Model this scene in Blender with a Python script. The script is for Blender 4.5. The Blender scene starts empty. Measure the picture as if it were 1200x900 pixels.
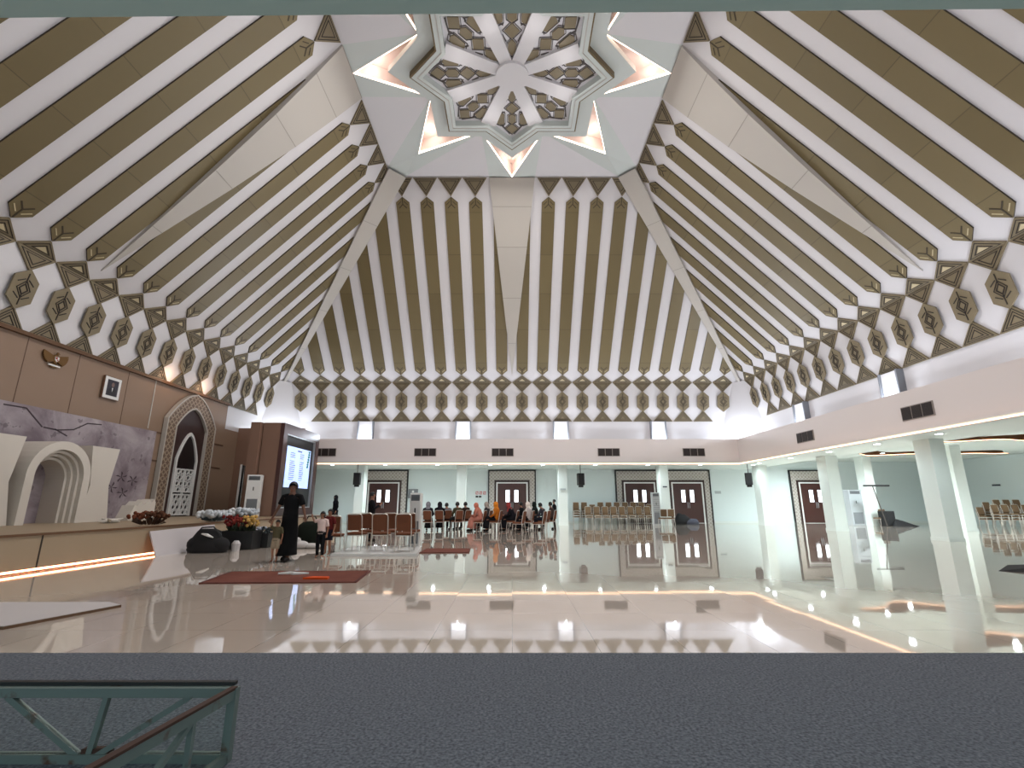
import bpy, bmesh, math, random
from mathutils import Vector, Matrix
random.seed(7)
C = bpy.context.scene.collection
PI = math.pi
sin, cos = math.sin, math.cos

# ------------------------------------------------------------------ materials
def srgb(r, g, b):
    f = lambda c: (c/255/12.92) if c/255 <= .04045 else ((c/255+.055)/1.055)**2.4
    return (f(r), f(g), f(b), 1)
MATS = {}
def mat(name, col, rough=.5, metal=0, emit=None, es=0, spec=.5):
    if name in MATS: return MATS[name]
    m = bpy.data.materials.new(name); m.use_nodes = True
    b = m.node_tree.nodes['Principled BSDF']
    b.inputs['Base Color'].default_value = col
    b.inputs['Roughness'].default_value = rough
    b.inputs['Metallic'].default_value = metal
    b.inputs['Specular IOR Level'].default_value = spec
    if emit:
        b.inputs['Emission Color'].default_value = emit
        b.inputs['Emission Strength'].default_value = es
    MATS[name] = m
    return m
class NT:
    def __init__(s, m): s.t = m.node_tree; s.n = s.t.nodes; s.b = s.n['Principled BSDF']
    def new(s, k, **kw):
        n = s.n.new(k)
        for a, v in kw.items(): setattr(n, a, v)
        return n
    def link(s, a, b): s.t.links.new(a, b)
    def math(s, op, a, b=None):
        n = s.new('ShaderNodeMath', operation=op)
        for i, v in enumerate((a, b)):
            if v is None: continue
            if isinstance(v, (int, float)): n.inputs[i].default_value = v
            else: s.link(v, n.inputs[i])
        return n.outputs[0]
    def mix(s, fac, a, b):
        n = s.new('ShaderNodeMix', data_type='RGBA')
        if isinstance(fac, (int, float)): n.inputs[0].default_value = fac
        else: s.link(fac, n.inputs[0])
        for i, v in ((6, a), (7, b)):
            if isinstance(v, tuple): n.inputs[i].default_value = v
            else: s.link(v, n.inputs[i])
        return n.outputs[2]
def bump(N, h, strength, dist=.01):
    b = N.new('ShaderNodeBump'); b.inputs['Strength'].default_value = strength; b.inputs['Distance'].default_value = dist
    N.link(h, b.inputs['Height']); N.link(b.outputs[0], N.b.inputs['Normal'])

white = mat('ceiling_white', srgb(210, 207, 209), .45)
cream = mat('cream_panel', srgb(182, 176, 168), .4)
greyp = mat('pale_grey_panel', srgb(198, 204, 200), .4)
wallw = mat('wall_pale_green', srgb(212, 223, 223), .5)
fasc = mat('fascia_white', srgb(224, 215, 213), .5)
edgeb = mat('edge_shade_groove_brown', srgb(58, 47, 32), .7)  # dark board sides paint in their shadow lines; carved marks share it
seamg = mat('seam_grey_beige', srgb(150, 144, 136), .6)
darkline = mat('dark_groove', srgb(40, 32, 24), .7)
paleline = mat('pale_ridge', srgb(190, 175, 140), .5)
tan = mat('tan_wall', srgb(140, 116, 97), .55)
stagetan = mat('stage_tan', srgb(154, 136, 112), .5)
brownwall = mat('brown_wall', srgb(126, 97, 81), .55)
woodd = mat('dark_wood', srgb(52, 30, 26), .4)
doorw = mat('door_wood', srgb(66, 34, 28), .4)
browntrim = mat('brown_trim', srgb(96, 66, 40), .5)
black = mat('black_plastic', srgb(22, 22, 24), .5)
blackc = mat('black_cloth', srgb(18, 18, 21), .9)
silver = mat('silver_metal', srgb(200, 205, 210), .3, .6)
chrome = mat('pale_metal_tube', srgb(205, 198, 190), .3, .5)
whitep = mat('white_plastic', srgb(222, 222, 220), .4)
greyplas = mat('grey_plastic', srgb(120, 124, 128), .5)
warm_led = mat('warm_led', srgb(255, 214, 170), .5, 0, srgb(255, 205, 168), 4.0)
stage_led = mat('stage_led', srgb(255, 190, 150), .5, 0, srgb(255, 184, 140), 8.0)
warm_led2 = mat('pink_white_led', srgb(255, 225, 200), .5, 0, srgb(255, 226, 208), 5.0)
lampm = mat('lamp_white', srgb(255, 255, 255), .5, 0, srgb(225, 240, 255), 14.0)
daylit = mat('daylit_glass', srgb(255, 255, 255), .3, 0, srgb(240, 246, 255), 3.5)
skin_m = mat('skin_tone', srgb(150, 104, 80), .6)
skin_d = mat('skin_tone_deep', srgb(112, 76, 58), .6)
hairm = mat('black_hair', srgb(20, 17, 16), .6)
eye_m = mat('eye_dark', srgb(18, 12, 10), .3)

# olive gold panels: slightly different tone and gloss board by board
def gold_mat(name, col, rough, metal):
    m = mat(name, col, rough, metal); N = NT(m)
    g = N.new('ShaderNodeNewGeometry'); oi = N.new('ShaderNodeObjectInfo')
    sp = N.new('ShaderNodeSeparateXYZ'); N.link(g.outputs['Position'], sp.inputs[0])
    fl = N.math('FLOOR', N.math('MULTIPLY', sp.outputs[2], .6))
    sm = N.math('ADD', N.math('MULTIPLY', fl, 3.17), N.math('MULTIPLY', oi.outputs['Random'], 41.0))
    wn = N.new('ShaderNodeTexWhiteNoise', noise_dimensions='1D'); N.link(sm, wn.inputs['W'])
    dk = tuple(c*.92 for c in col[:3])+(1,); lt = tuple(min(1, c*1.09) for c in col[:3])+(1,)
    c1 = N.mix(wn.outputs['Value'], dk, lt)
    fr = N.math('FRACT', N.math('MULTIPLY', sp.outputs[2], .6))
    seam = N.math('LESS_THAN', fr, .013)
    N.link(N.mix(seam, c1, tuple(c*.62 for c in col[:3])+(1,)), N.b.inputs['Base Color'])
    N.link(N.math('ADD', N.math('MULTIPLY', wn.outputs['Value'], .12), rough-.05), N.b.inputs['Roughness'])
    return m
gold = gold_mat('olive_gold_board', srgb(110, 97, 66), .42, .1)
gold2 = mat('olive_gold_panel', srgb(122, 109, 84), .5, .08)

def floor_material():
    m = bpy.data.materials.new('polished_cream_tile'); m.use_nodes = True
    t = m.node_tree; t.nodes.remove(t.nodes['Principled BSDF'])
    class F(NT):
        def __init__(s, m): s.t = m.node_tree; s.n = s.t.nodes
    N = F(m); out = N.n['Material Output']
    g = N.new('ShaderNodeNewGeometry')
    sc = N.new('ShaderNodeVectorMath', operation='MULTIPLY'); sc.inputs[1].default_value = (1.25, 1.25, 0)
    N.link(g.outputs['Position'], sc.inputs[0])
    fl = N.new('ShaderNodeVectorMath', operation='FLOOR'); N.link(sc.outputs[0], fl.inputs[0])
    wn = N.new('ShaderNodeTexWhiteNoise', noise_dimensions='2D'); N.link(fl.outputs[0], wn.inputs['Vector'])
    sb = N.new('ShaderNodeVectorMath', operation='SUBTRACT'); N.link(wn.outputs['Color'], sb.inputs[0]); sb.inputs[1].default_value = (.5, .5, .5)
    ml = N.new('ShaderNodeVectorMath', operation='MULTIPLY'); N.link(sb.outputs[0], ml.inputs[0]); ml.inputs[1].default_value = (.004, .004, 0)
    ad = N.new('ShaderNodeVectorMath', operation='ADD'); N.link(ml.outputs[0], ad.inputs[0]); N.link(g.outputs['Normal'], ad.inputs[1])
    nm = N.new('ShaderNodeVectorMath', operation='NORMALIZE'); N.link(ad.outputs[0], nm.inputs[0])
    fr = N.new('ShaderNodeVectorMath', operation='FRACTION'); N.link(sc.outputs[0], fr.inputs[0])
    sp = N.new('ShaderNodeSeparateXYZ'); N.link(fr.outputs[0], sp.inputs[0])
    j = N.math('MAXIMUM', N.math('LESS_THAN', sp.outputs[0], .006), N.math('LESS_THAN', sp.outputs[1], .006))
    noi = N.new('ShaderNodeTexNoise'); noi.inputs['Scale'].default_value = .8; noi.inputs['Detail'].default_value = 4
    N.link(g.outputs['Position'], noi.inputs['Vector'])
    c = N.mix(noi.outputs['Fac'], srgb(204, 190, 178), srgb(222, 210, 198))
    c = N.mix(j, c, srgb(150, 140, 128))
    d = N.new('ShaderNodeBsdfDiffuse'); N.link(c, d.inputs['Color'])
    gl = N.new('ShaderNodeBsdfGlossy'); gl.inputs['Roughness'].default_value = .035; gl.inputs['Color'].default_value = (.96, .95, .93, 1)
    N.link(nm.outputs[0], gl.inputs['Normal'])
    fe = N.new('ShaderNodeFresnel'); fe.inputs['IOR'].default_value = 2.1
    fac = N.math('MINIMUM', N.math('ADD', N.math('MULTIPLY', fe.outputs[0], 1.0), .13), 1)
    mx = N.new('ShaderNodeMixShader'); N.link(fac, mx.inputs[0]); N.link(d.outputs[0], mx.inputs[1]); N.link(gl.outputs[0], mx.inputs[2])
    N.link(mx.outputs[0], out.inputs['Surface'])
    return m
tile = floor_material()

carpet_m = mat('grey_carpet', srgb(98, 102, 112), .95, spec=.1)
N = NT(carpet_m)
tc = N.new('ShaderNodeTexCoord')
n1 = N.new('ShaderNodeTexNoise'); n1.inputs['Scale'].default_value = 55; n1.inputs['Detail'].default_value = 4; N.link(tc.outputs['Object'], n1.inputs['Vector'])
n2 = N.new('ShaderNodeTexNoise'); n2.inputs['Scale'].default_value = 3; n2.inputs['Detail'].default_value = 3; N.link(tc.outputs['Object'], n2.inputs['Vector'])
cr = N.new('ShaderNodeValToRGB'); cr.color_ramp.elements[0].position = .34; cr.color_ramp.elements[1].position = .68
cr.color_ramp.elements[0].color = srgb(72, 76, 84); cr.color_ramp.elements[1].color = srgb(128, 132, 140)
N.link(n1.outputs['Fac'], cr.inputs[0])
N.link(N.mix(N.math('MULTIPLY', n2.outputs['Fac'], .5), cr.outputs[0], srgb(96, 100, 107)), N.b.inputs['Base Color'])
bump(N, n1.outputs['Fac'], .6, .01)

def lattice_mat(name, c1, c2, sx, sy, axes='YZ'):
    # interlaced strap pattern drawn with Voronoi cells
    m = mat(name, c1, .55); N = NT(m)
    g = N.new('ShaderNodeNewGeometry')
    sp = N.new('ShaderNodeSeparateXYZ'); N.link(g.outputs['Position'], sp.inputs[0])
    a = sp.outputs['XYZ'.index(axes[0])]; b = sp.outputs['XYZ'.index(axes[1])]
    def tri(v, s): return N.math('ABSOLUTE', N.math('SUBTRACT', N.math('FRACT', N.math('MULTIPLY', v, s)), .5))
    p = tri(a, sx); q = tri(b, sy)
    d = N.math('ADD', p, q)
    r1 = N.math('LESS_THAN', N.math('ABSOLUTE', N.math('SUBTRACT', d, .5)), .08)
    r2 = N.math('LESS_THAN', N.math('ABSOLUTE', N.math('SUBTRACT', N.math('MAXIMUM', p, q), .28)), .06)
    r = N.math('MAXIMUM', r1, r2)
    N.link(N.mix(r, c1, c2), N.b.inputs['Base Color'])
    bump(N, r, .5, .02)
    return m
fret = lattice_mat('portal_fretwork', srgb(106, 86, 72), srgb(160, 142, 122), 3.6, 3.6, 'YZ')
doorlat = lattice_mat('door_frame_lattice', srgb(158, 150, 142), srgb(196, 190, 184), 4.2, 4.2, 'XZ')

# ------------------------------------------------------------------ mesh builder
class MB:
    def __init__(s): s.v = []; s.f = []; s.m = []
    def add(s, vs, fs, m=0):
        o = len(s.v); s.v += [tuple(v) for v in vs]
        for f in fs: s.f.append([i+o for i in f]); s.m.append(m)
        return s
    def box(s, x0, x1, y0, y1, z0, z1, m=0):
        vs = [(x, y, z) for z in (z0, z1) for y in (y0, y1) for x in (x0, x1)]
        return s.add(vs, [(0, 2, 3, 1), (4, 5, 7, 6), (0, 1, 5, 4), (2, 6, 7, 3), (0, 4, 6, 2), (1, 3, 7, 5)], m)
    def rbox(s, x0, x1, y0, y1, z0, z1, r=.02, m=0):       # box with all edges chamfered
        bm = bmesh.new(); bmesh.ops.create_cube(bm, size=1)
        for v in bm.verts:
            v.co = Vector(((x0+x1)/2+v.co.x*(x1-x0), (y0+y1)/2+v.co.y*(y1-y0), (z0+z1)/2+v.co.z*(z1-z0)))
        bmesh.ops.bevel(bm, geom=bm.edges[:], offset=r, segments=2, affect='EDGES', profile=.6)
        bm.verts.index_update()
        s.add([v.co[:] for v in bm.verts], [[v.index for v in f.verts] for f in bm.faces], m); bm.free(); return s
    def prism(s, poly, fn, d0, d1, m=0, ms=None):           # poly in (u,s), fn(u,s,d) -> xyz
        n = len(poly)
        if n < 3: return s
        vs = [fn(u, w, d0) for u, w in poly]+[fn(u, w, d1) for u, w in poly]
        s.add(vs, [list(range(n, 2*n))], m)
        s.add(vs, [(i, (i+1) % n, n+(i+1) % n, n+i) for i in range(n)], m if ms is None else ms)
        s.add(vs, [list(range(n))[::-1]], m); return s
    def ring(s, outer, inner, fn, d0, d1, m=0):             # outline band between two polygons
        n = len(outer)
        vs = [fn(u, w, d1) for u, w in outer]+[fn(u, w, d1) for u, w in inner]+[fn(u, w, d0) for u, w in outer]+[fn(u, w, d0) for u, w in inner]
        fs = []
        for i in range(n):
            j = (i+1) % n
            fs += [(i, j, n+j, n+i), (2*n+i, 2*n+j, j, i), (n+i, n+j, 3*n+j, 3*n+i), (2*n+j, 2*n+i, 3*n+i, 3*n+j)]
        return s.add(vs, fs, m)
    def seg(s, a, b, w, fn, d0, d1, m=0):                   # straight bar in the (u,s) plane
        a = Vector(a); b = Vector(b); t = (b-a).normalized(); n = Vector((-t.y, t.x))*w/2
        return s.prism([a-n, b-n, b+n, a+n], fn, d0, d1, m)
    def bar(s, a, b, w, h=None, m=0):                        # square bar between two points
        a = Vector(a); b = Vector(b); h = h or w; d = (b-a).normalized()
        up = Vector((0, 0, 1)) if abs(d.z) < .95 else Vector((0, 1, 0))
        x = d.cross(up).normalized()*w/2; y = x.cross(d).normalized()*h/2
        vs = [p+q for p in (a, b) for q in (-x-y, x-y, x+y, -x+y)]
        return s.add(vs, [(3, 2, 1, 0), (4, 5, 6, 7), (0, 1, 5, 4), (1, 2, 6, 5), (2, 3, 7, 6), (3, 0, 4, 7)], m)
    def tube(s, pts, rs, n=8, m=0, flat=1.0, cap=True):
        pts = [Vector(p) for p in pts]
        if isinstance(rs, (int, float)): rs = [rs]*len(pts)
        vs = []; prev = None
        for i, p in enumerate(pts):
            d = (pts[min(i+1, len(pts)-1)]-pts[max(i-1, 0)]).normalized()
            if prev is None:
                up = Vector((0, 1, 0)) if abs(d.y) < .9 else Vector((1, 0, 0)); x = d.cross(up).normalized()
            else: x = (prev-d*prev.dot(d)).normalized()
            prev = x; y = d.cross(x)
            for k in range(n):
                a = 2*PI*k/n; vs.append(p+x*cos(a)*rs[i]+y*sin(a)*rs[i]*flat)
        fs = [(i*n+k, i*n+(k+1) % n, (i+1)*n+(k+1) % n, (i+1)*n+k) for i in range(len(pts)-1) for k in range(n)]
        if cap: fs += [list(range(n))[::-1], [(len(pts)-1)*n+k for k in range(n)]]
        return s.add(vs, fs, m)
    def loft(s, rings, n=14, m=0, cap=True):                 # rings of (x,y,z,rx,ry), horizontal ellipses
        vs = [(x+rx*cos(2*PI*k/n), y+ry*sin(2*PI*k/n), z) for x, y, z, rx, ry in rings for k in range(n)]
        L = len(rings)
        fs = [(i*n+k, i*n+(k+1) % n, (i+1)*n+(k+1) % n, (i+1)*n+k) for i in range(L-1) for k in range(n)]
        if cap: fs += [list(range(n))[::-1], [(L-1)*n+k for k in range(n)]]
        return s.add(vs, fs, m)
    def ball(s, c, r, n=10, k=7, m=0, skip=None):
        rx, ry, rz = (r, r, r) if isinstance(r, (int, float)) else r
        vs = [(c[0], c[1], c[2]-rz)]
        for i in range(1, k):
            a = PI*i/k
            for j in range(n): vs.append((c[0]+rx*sin(a)*cos(2*PI*j/n), c[1]+ry*sin(a)*sin(2*PI*j/n), c[2]-rz*cos(a)))
        vs.append((c[0], c[1], c[2]+rz)); t = len(vs)-1
        fs = [(0, 1+(j+1) % n, 1+j) for j in range(n)]
        for i in range(k-2):
            for j in range(n): fs.append((1+i*n+j, 1+i*n+(j+1) % n, 1+(i+1)*n+(j+1) % n, 1+(i+1)*n+j))
        fs += [(t, 1+(k-2)*n+j, 1+(k-2)*n+(j+1) % n) for j in range(n)]
        if skip:
            fs = [f for f in fs if not skip(sum((Vector(vs[i]) for i in f), Vector())/len(f))]
        return s.add(vs, fs, m)
    def build(s, name, mats, parent=None, smooth=False, loc=None, rz=None):
        me = bpy.data.meshes.new(name); me.from_pydata(s.v, [], s.f)
        if not isinstance(mats, (list, tuple)): mats = [mats]
        for q in mats: me.materials.append(q)
        me.polygons.foreach_set('material_index', s.m)
        bm = bmesh.new(); bm.from_mesh(me); bmesh.ops.remove_doubles(bm, verts=bm.verts, dist=1e-5) if smooth else None
        bmesh.ops.recalc_face_normals(bm, faces=bm.faces); bm.to_mesh(me); bm.free()
        if smooth: me.polygons.foreach_set('use_smooth', [True]*len(me.polygons))
        me.update()
        o = bpy.data.objects.new(name, me); C.objects.link(o)
        if parent: o.parent = parent
        if loc: o.location = loc
        if rz is not None: o.rotation_euler = (0, 0, rz)
        return o
def tag(o, label, cat, group=None, kind=None):
    o['label'] = label; o['category'] = cat
    if group: o['group'] = group
    if kind: o['kind'] = kind
    return o
def struct(o): o['kind'] = 'structure'; return o
def empty(name, loc, rz=0):
    o = bpy.data.objects.new(name, None); C.objects.link(o); o.location = loc; o.rotation_euler = (0, 0, rz)
    o.empty_display_size = .2; return o
def thing(name, label, cat, loc=(0, 0, 0), rz=0, group=None): return tag(empty(name, loc, rz), label, cat, group)
def copy_tree(o, parent=None):
    c = o.copy(); C.objects.link(c); c.parent = parent
    for ch in list(o.children): copy_tree(ch, c)
    return c
def clip(poly, a, b, c):                                     # keep a*u+b*s<=c
    out = []
    for i in range(len(poly)):
        p = poly[i]; q = poly[(i+1) % len(poly)]
        dp = a*p[0]+b*p[1]-c; dq = a*q[0]+b*q[1]-c
        if dp <= 0: out.append(p)
        if (dp < 0 < dq) or (dq < 0 < dp):
            t = dp/(dp-dq); out.append((p[0]+(q[0]-p[0])*t, p[1]+(q[1]-p[1])*t))
    return out
def inset(poly, k):
    cx = sum(p[0] for p in poly)/len(poly); cy = sum(p[1] for p in poly)/len(poly)
    return [(cx+(p[0]-cx)*k, cy+(p[1]-cy)*k) for p in poly]
ORD = ['first', 'second', 'third', 'fourth', 'fifth', 'sixth', 'seventh', 'eighth', 'ninth', 'tenth', 'eleventh', 'twelfth', 'thirteenth', 'fourteenth']

# ------------------------------------------------------------------ hall dimensions
CY = 15.8                     # centre of the square hall
B0 = (15.45, 6.48)            # foot of the patterned band (distance from centre, height)
B1 = (15.0, 9.0)              # crease
B2 = (6.4, 18.0)              # top opening
YB = 34.5; XR = 30.0; XL = -15.45; YN = -3.0
FZ0, FZ1 = 3.62, 5.08         # balcony fascia
FA = 13.6
SOF2 = 4.15

# ------------------------------------------------------------------ floor
struct(MB().box(-17, XR+.5, YN, YB+.3, -.3, 0).build('floor', tile))
car = MB().box(-15.44, XR, YN, 4.72, 0, .02).build('carpet', carpet_m); tag(car, 'plain grey carpet laid across the near edge of the glossy floor', 'carpet')

# ------------------------------------------------------------------ tent ceiling, four faces
S = math.hypot(B1[0]-B2[0], B2[1]-B1[1]); ds = ((B2[0]-B1[0])/S, (B2[1]-B1[1])/S); ns = (-ds[1], ds[0])
Q = math.hypot(B0[0]-B1[0], B1[1]-B0[1]); dq = ((B0[0]-B1[0])/Q, (B0[1]-B1[1])/Q); nq = (dq[1], -dq[0])
def PS(u, s, d): return (u, B1[0]+ds[0]*s+ns[0]*d, B1[1]+ds[1]*s+ns[1]*d)
def PQ(u, q, d): return (u, B1[0]+dq[0]*q+nq[0]*d, B1[1]+dq[1]*q+nq[1]*d)
p = 1.31
def hipw(s): return .10+.62*s/S
def hipline(s): return B1[0]-(B1[0]-B2[0])*s/S - hipw(s)
def wedgew(s): return max(0, 1.2*(s-.5)/(S-.5))
tA = hipline(0); tk = (hipline(0)-hipline(S))/S
def clip_face(poly, wedge=True):
    poly = clip(poly, 1, tk, tA); 
    if poly: poly = clip(poly, -1, tk, tA)
    return poly

def nested(mb, poly, fn, d, m=1, ks=((.80, .72), (.52, .44))):
    for a, b in ks: mb.ring(inset(poly, a), inset(poly, b), fn, d-.01, d+.012, m)
def mk_tri_slope(u):           # lower half diamonds on the slope at the crease
    poly = [(u-p/2+.02, .02), (u+p/2-.02, .02), (u, .54)]
    mb = MB().prism(poly, PS, -.02, .07); nested(mb, poly, PS, .07, ks=((.82, .74), (.5, .4))); mb.prism(inset(poly, .3), PS, .06, .085, 2); return mb
def mk_tri_band(u):
    poly = [(u-p/2+.02, .02), (u+p/2-.02, .02), (u, .65)]
    mb = MB().prism(poly, PQ, -.02, .07); nested(mb, poly, PQ, .07); return mb
def mk_hex(u):
    w = .38; poly = [(u, .60), (u+w, .92), (u+w, 1.61), (u, 1.93), (u-w, 1.61), (u-w, .92)]
    mb = MB().prism(poly, PQ, .08, .13); mb.box(u-.05, u+.05, 0, 0, 0, 0) if 0 else None
    mb.prism(inset(poly, .3), PQ, -.02, .11)
    cq = 1.265; dm = [(u, cq-.2), (u+.15, cq), (u, cq+.2), (u-.15, cq)]
    mb.ring(dm, inset(dm, .72), PQ, .12, .145, 1)
    mb.ring(inset(dm, 1.5), inset(dm, 1.3), PQ, .12, .145, 1)
    for sg in (-1, 1):
        mb.seg((u, cq+sg*.2), (u, cq+sg*.52), .03, PQ, .12, .145, 1)
        mb.seg((u+.05, cq+sg*.32), (u+.25, cq+sg*.18), .03, PQ, .12, .142, 1)
        mb.seg((u-.05, cq+sg*.32), (u-.25, cq+sg*.18), .03, PQ, .12, .142, 1)
    return mb
def mk_bottri(u):
    poly = [(u-p/2+.02, Q), (u, 1.83), (u+p/2-.02, Q)]
    mb = MB().prism(poly, PQ, -.02, .08); nested(mb, poly, PQ, .08, ks=((.84, .77), (.62, .55), (.38, .3))); return mb
def mk_toptri(u):
    poly = clip_face([(u-p/2+.02, S-.02), (u, S-.95), (u+p/2-.02, S-.02)])
    sg = 1 if u > 0 else -1
    poly = clip(poly, -sg, 1.2/(S-.5), 1.2*.5/(S-.5)) if poly else poly
    if len(poly) < 3: return None
    mb = MB().prism(poly, PS, -.02, .07); nested(mb, poly, PS, .07, ks=((.82, .74), (.55, .47))); return mb
def mk_stripe(u):
    w = .355; sg = 1 if u > 0 else -1
    poly = [(u, .56), (u+w, .90), (u+w, S-1.25), (u, S-.97), (u-w, S-1.25), (u-w, .90)]
    poly = clip_face(poly)
    if abs(u) < p: poly = clip(poly, -sg, 1.2/(S-.5), 1.2*.5/(S-.5))
    if len(poly) < 3: return None
    mb = MB().prism(poly, PS, -.02, .06, 0, 1)
    # carved Y at the foot
    mb.seg((u, .60), (u, .95), .04, PS, .05, .07, 1)
    for q in (-1, 1):
        mb.seg((u, .95), (u+q*.2, 1.15), .04, PS, .05, .07, 1)
        mb.seg((u+q*.08, .80), (u+q*.27, .98), .03, PS, .05, .07, 2)
    if 1 < abs(u)/p < 4.6:
        mb.seg((u, S-1.0), (u, S-1.35), .04, PS, .05, .07, 1)
        for q in (-1, 1):
            mb.seg((u, S-1.35), (u+q*.2, S-1.55), .04, PS, .05, .07, 1)
            mb.seg((u+q*.08, S-1.2), (u+q*.27, S-1.38), .03, PS, .05, .07, 1)
    return mb
gm = [gold2, darkline, paleline]
us = [(k+.5)*p for k in range(-11, 11)]
protos = []
for face in range(4):
    rz = [0, -PI/2, PI/2, PI][face]
    b = MB()
    hs = B1[0]; ht = B2[0]
    b.add([PS(-hs, 0, 0), PS(hs, 0, 0), PS(ht, S, 0), PS(-ht, S, 0)], [(0, 1, 2, 3)], 0)
    b.add([PS(-hs, 0, -.15), PS(hs, 0, -.15), PS(ht, S, -.15), PS(-ht, S, -.15)], [(3, 2, 1, 0)], 0)
    b.add([PQ(-14.45, 0, 0), PQ(14.45, 0, 0), PQ(13.8, Q, 0), PQ(-13.8, Q, 0)], [(3, 2, 1, 0)], 0)
    # corner chamfer (right hand end of this face)
    b.add([PQ(14.45, 0, 0), (15, 14.45, B1[1]), (B0[0], 13.8, B0[1]), PQ(13.8, Q, 0)], [(3, 2, 1, 0)], 0)
    b.add([PQ(14.45, 0, 0), (15, 15, B1[1]), (15, 14.45, B1[1])], [(0, 1, 2)], 0)
    fo = struct(b.build('ceiling', [white], loc=(0, CY, 0), rz=rz))
    # hip band at the right hand end of the face
    h = MB()
    def hp(s, side, d):
        w = B1[0]-(B1[0]-B2[0])*s/S; a = w-hipw(s)
        z = B1[1]+ds[1]*s
        q = (a, w, z) if side == 0 else (w, a, z)
        return (q[0]-d*.6, q[1]-d*.6, q[2]-d*.5)
    rows = [0, .2, .4, .6, .8, 1.0]
    for i in range(len(rows)-1):
        s0, s1 = rows[i]*S, rows[i+1]*S
        vs = [hp(s0, 0, .22), hp(s0, 1, .22), hp(s1, 1, .22), hp(s1, 0, .22), hp(s0, 0, -.05), hp(s0, 1, -.05), hp(s1, 1, -.05), hp(s1, 0, -.05)]
        h.add(vs, [(0, 1, 2, 3)], 0); h.add(vs, [(0, 3, 7, 4), (1, 5, 6, 2)], 0)
        a, bq = Vector(hp(s1, 0, .225)), Vector(hp(s1, 1, .225)); dn = (Vector(hp(s0, 0, .225))-a).normalized()*.03
        h.add([a, bq, bq+dn, a+dn], [(0, 1, 2, 3)], 1)
    h.build('hip_rib', [cream, seamg], fo)
    # central wedge
    w = MB(); rows = [(0, .04), (.2, .13), (.45, .24), (.7, .26), (.88, .18), (1, .09)]
    pts = []
    for t, d in rows:
        s = .5+t*(S-.5); ww = 1.2*t
        pts.append([(-ww, s, -.02), (-ww, s, d), (ww, s, d), (ww, s, -.02)])
    for i in range(len(pts)-1):
        vs = [PS(*q) for q in pts[i]+pts[i+1]]
        w.add(vs, [(0, 1, 5, 4), (1, 2, 6, 5), (2, 3, 7, 6)], 0)
        d = pts[i+1][1][2]; s = pts[i+1][1][1]; ww = pts[i+1][2][0]
        w.add([PS(-ww, s, d+.004), PS(ww, s, d+.004), PS(ww, s-.03, d+.004), PS(-ww, s-.03, d+.004)], [(0, 1, 2, 3)], 1)
    w.build('wedge_panel', [cream, seamg], fo)
    # carved boards
    if face == 0:
        for k, u in enumerate(us):
            for nm, fn in (('half_diamond_panel', mk_tri_slope), ('inverted_triangle_panel', mk_tri_band), ('hexagon_panel', mk_hex), ('foot_triangle_panel', mk_bottri), ('top_triangle_panel', mk_toptri), ('gold_stripe_board', mk_stripe)):
                if nm == 'foot_triangle_panel' and abs(u) > 13.4: continue
                if nm == 'top_triangle_panel' and not 1 < abs(u)/p < 5.2: continue
                if nm == 'hexagon_panel' and abs(u) > 13.9: continue
                mb = fn(u)
                if mb is None: continue
                o = mb.build(nm, [gold, edgeb, paleline] if nm == 'gold_stripe_board' else gm, fo); protos.append(o)
    else:
        for o in protos:
            c = o.copy(); C.objects.link(c); c.parent = fo

# ------------------------------------------------------------------ star crown of the ceiling
HT = B2[1]
def pol(r, deg): a = math.radians(deg); return (r*cos(a), r*sin(a))
tips = [6.35 if i % 2 == 0 else 6.5 for i in range(8)]
star = []
for i in range(8):
    star.append((*pol(tips[i], i*45), HT-.05)); star.append((*pol(3.78, i*45+22.5), HT+.22))
c = MB(); e = B2[0]; a = e-hipw(S); wv = 1.2
for q in range(4):
    R = Matrix.Rotation(q*PI/2, 3, 'Z')
    def r(v): return R @ Vector(v)
    st = lambda i: Vector(star[(i+q*4) % 16])
    T0 = st(0); V0 = st(1); T1 = st(2); V1 = st(3); Vm = st(-1)
    A = r((e, wv, HT)); Bm = r((e, -wv, HT)); A2 = r((e, a, HT)); K = r((a, e, HT)); K2 = r((wv, e, HT)); K0 = r((e, e, HT))
    c.add([Bm, A, T0], [(0, 1, 2)]); c.add([A, T0, V0], [(0, 1, 2)]); c.add([Bm, T0, Vm], [(0, 1, 2)])
    c.add([A, A2, V0], [(0, 1, 2)], 1); c.add([A2, T1, V0], [(0, 1, 2)]); c.add([A2, K, T1], [(0, 1, 2)]); c.add([A2, K0, K], [(0, 1, 2)])
    c.add([K, V1, T1], [(0, 1, 2)]); c.add([K, K2, V1], [(0, 1, 2)], 1)
c.add([(e, -e, HT), (e, e, HT), (-e, e, HT), (-e, -e, HT), (e+.3, -e-.3, HT+1.6), (e+.3, e+.3, HT+1.6), (-e-.3, e+.3, HT+1.6), (-e-.3, -e-.3, HT+1.6)],
      [(0, 1, 5, 4), (1, 2, 6, 5), (2, 3, 7, 6), (3, 0, 4, 7), (4, 5, 6, 7)], 0)
crown = struct(c.build('ceiling', [greyp, white], loc=(0, CY, 0)))
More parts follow.
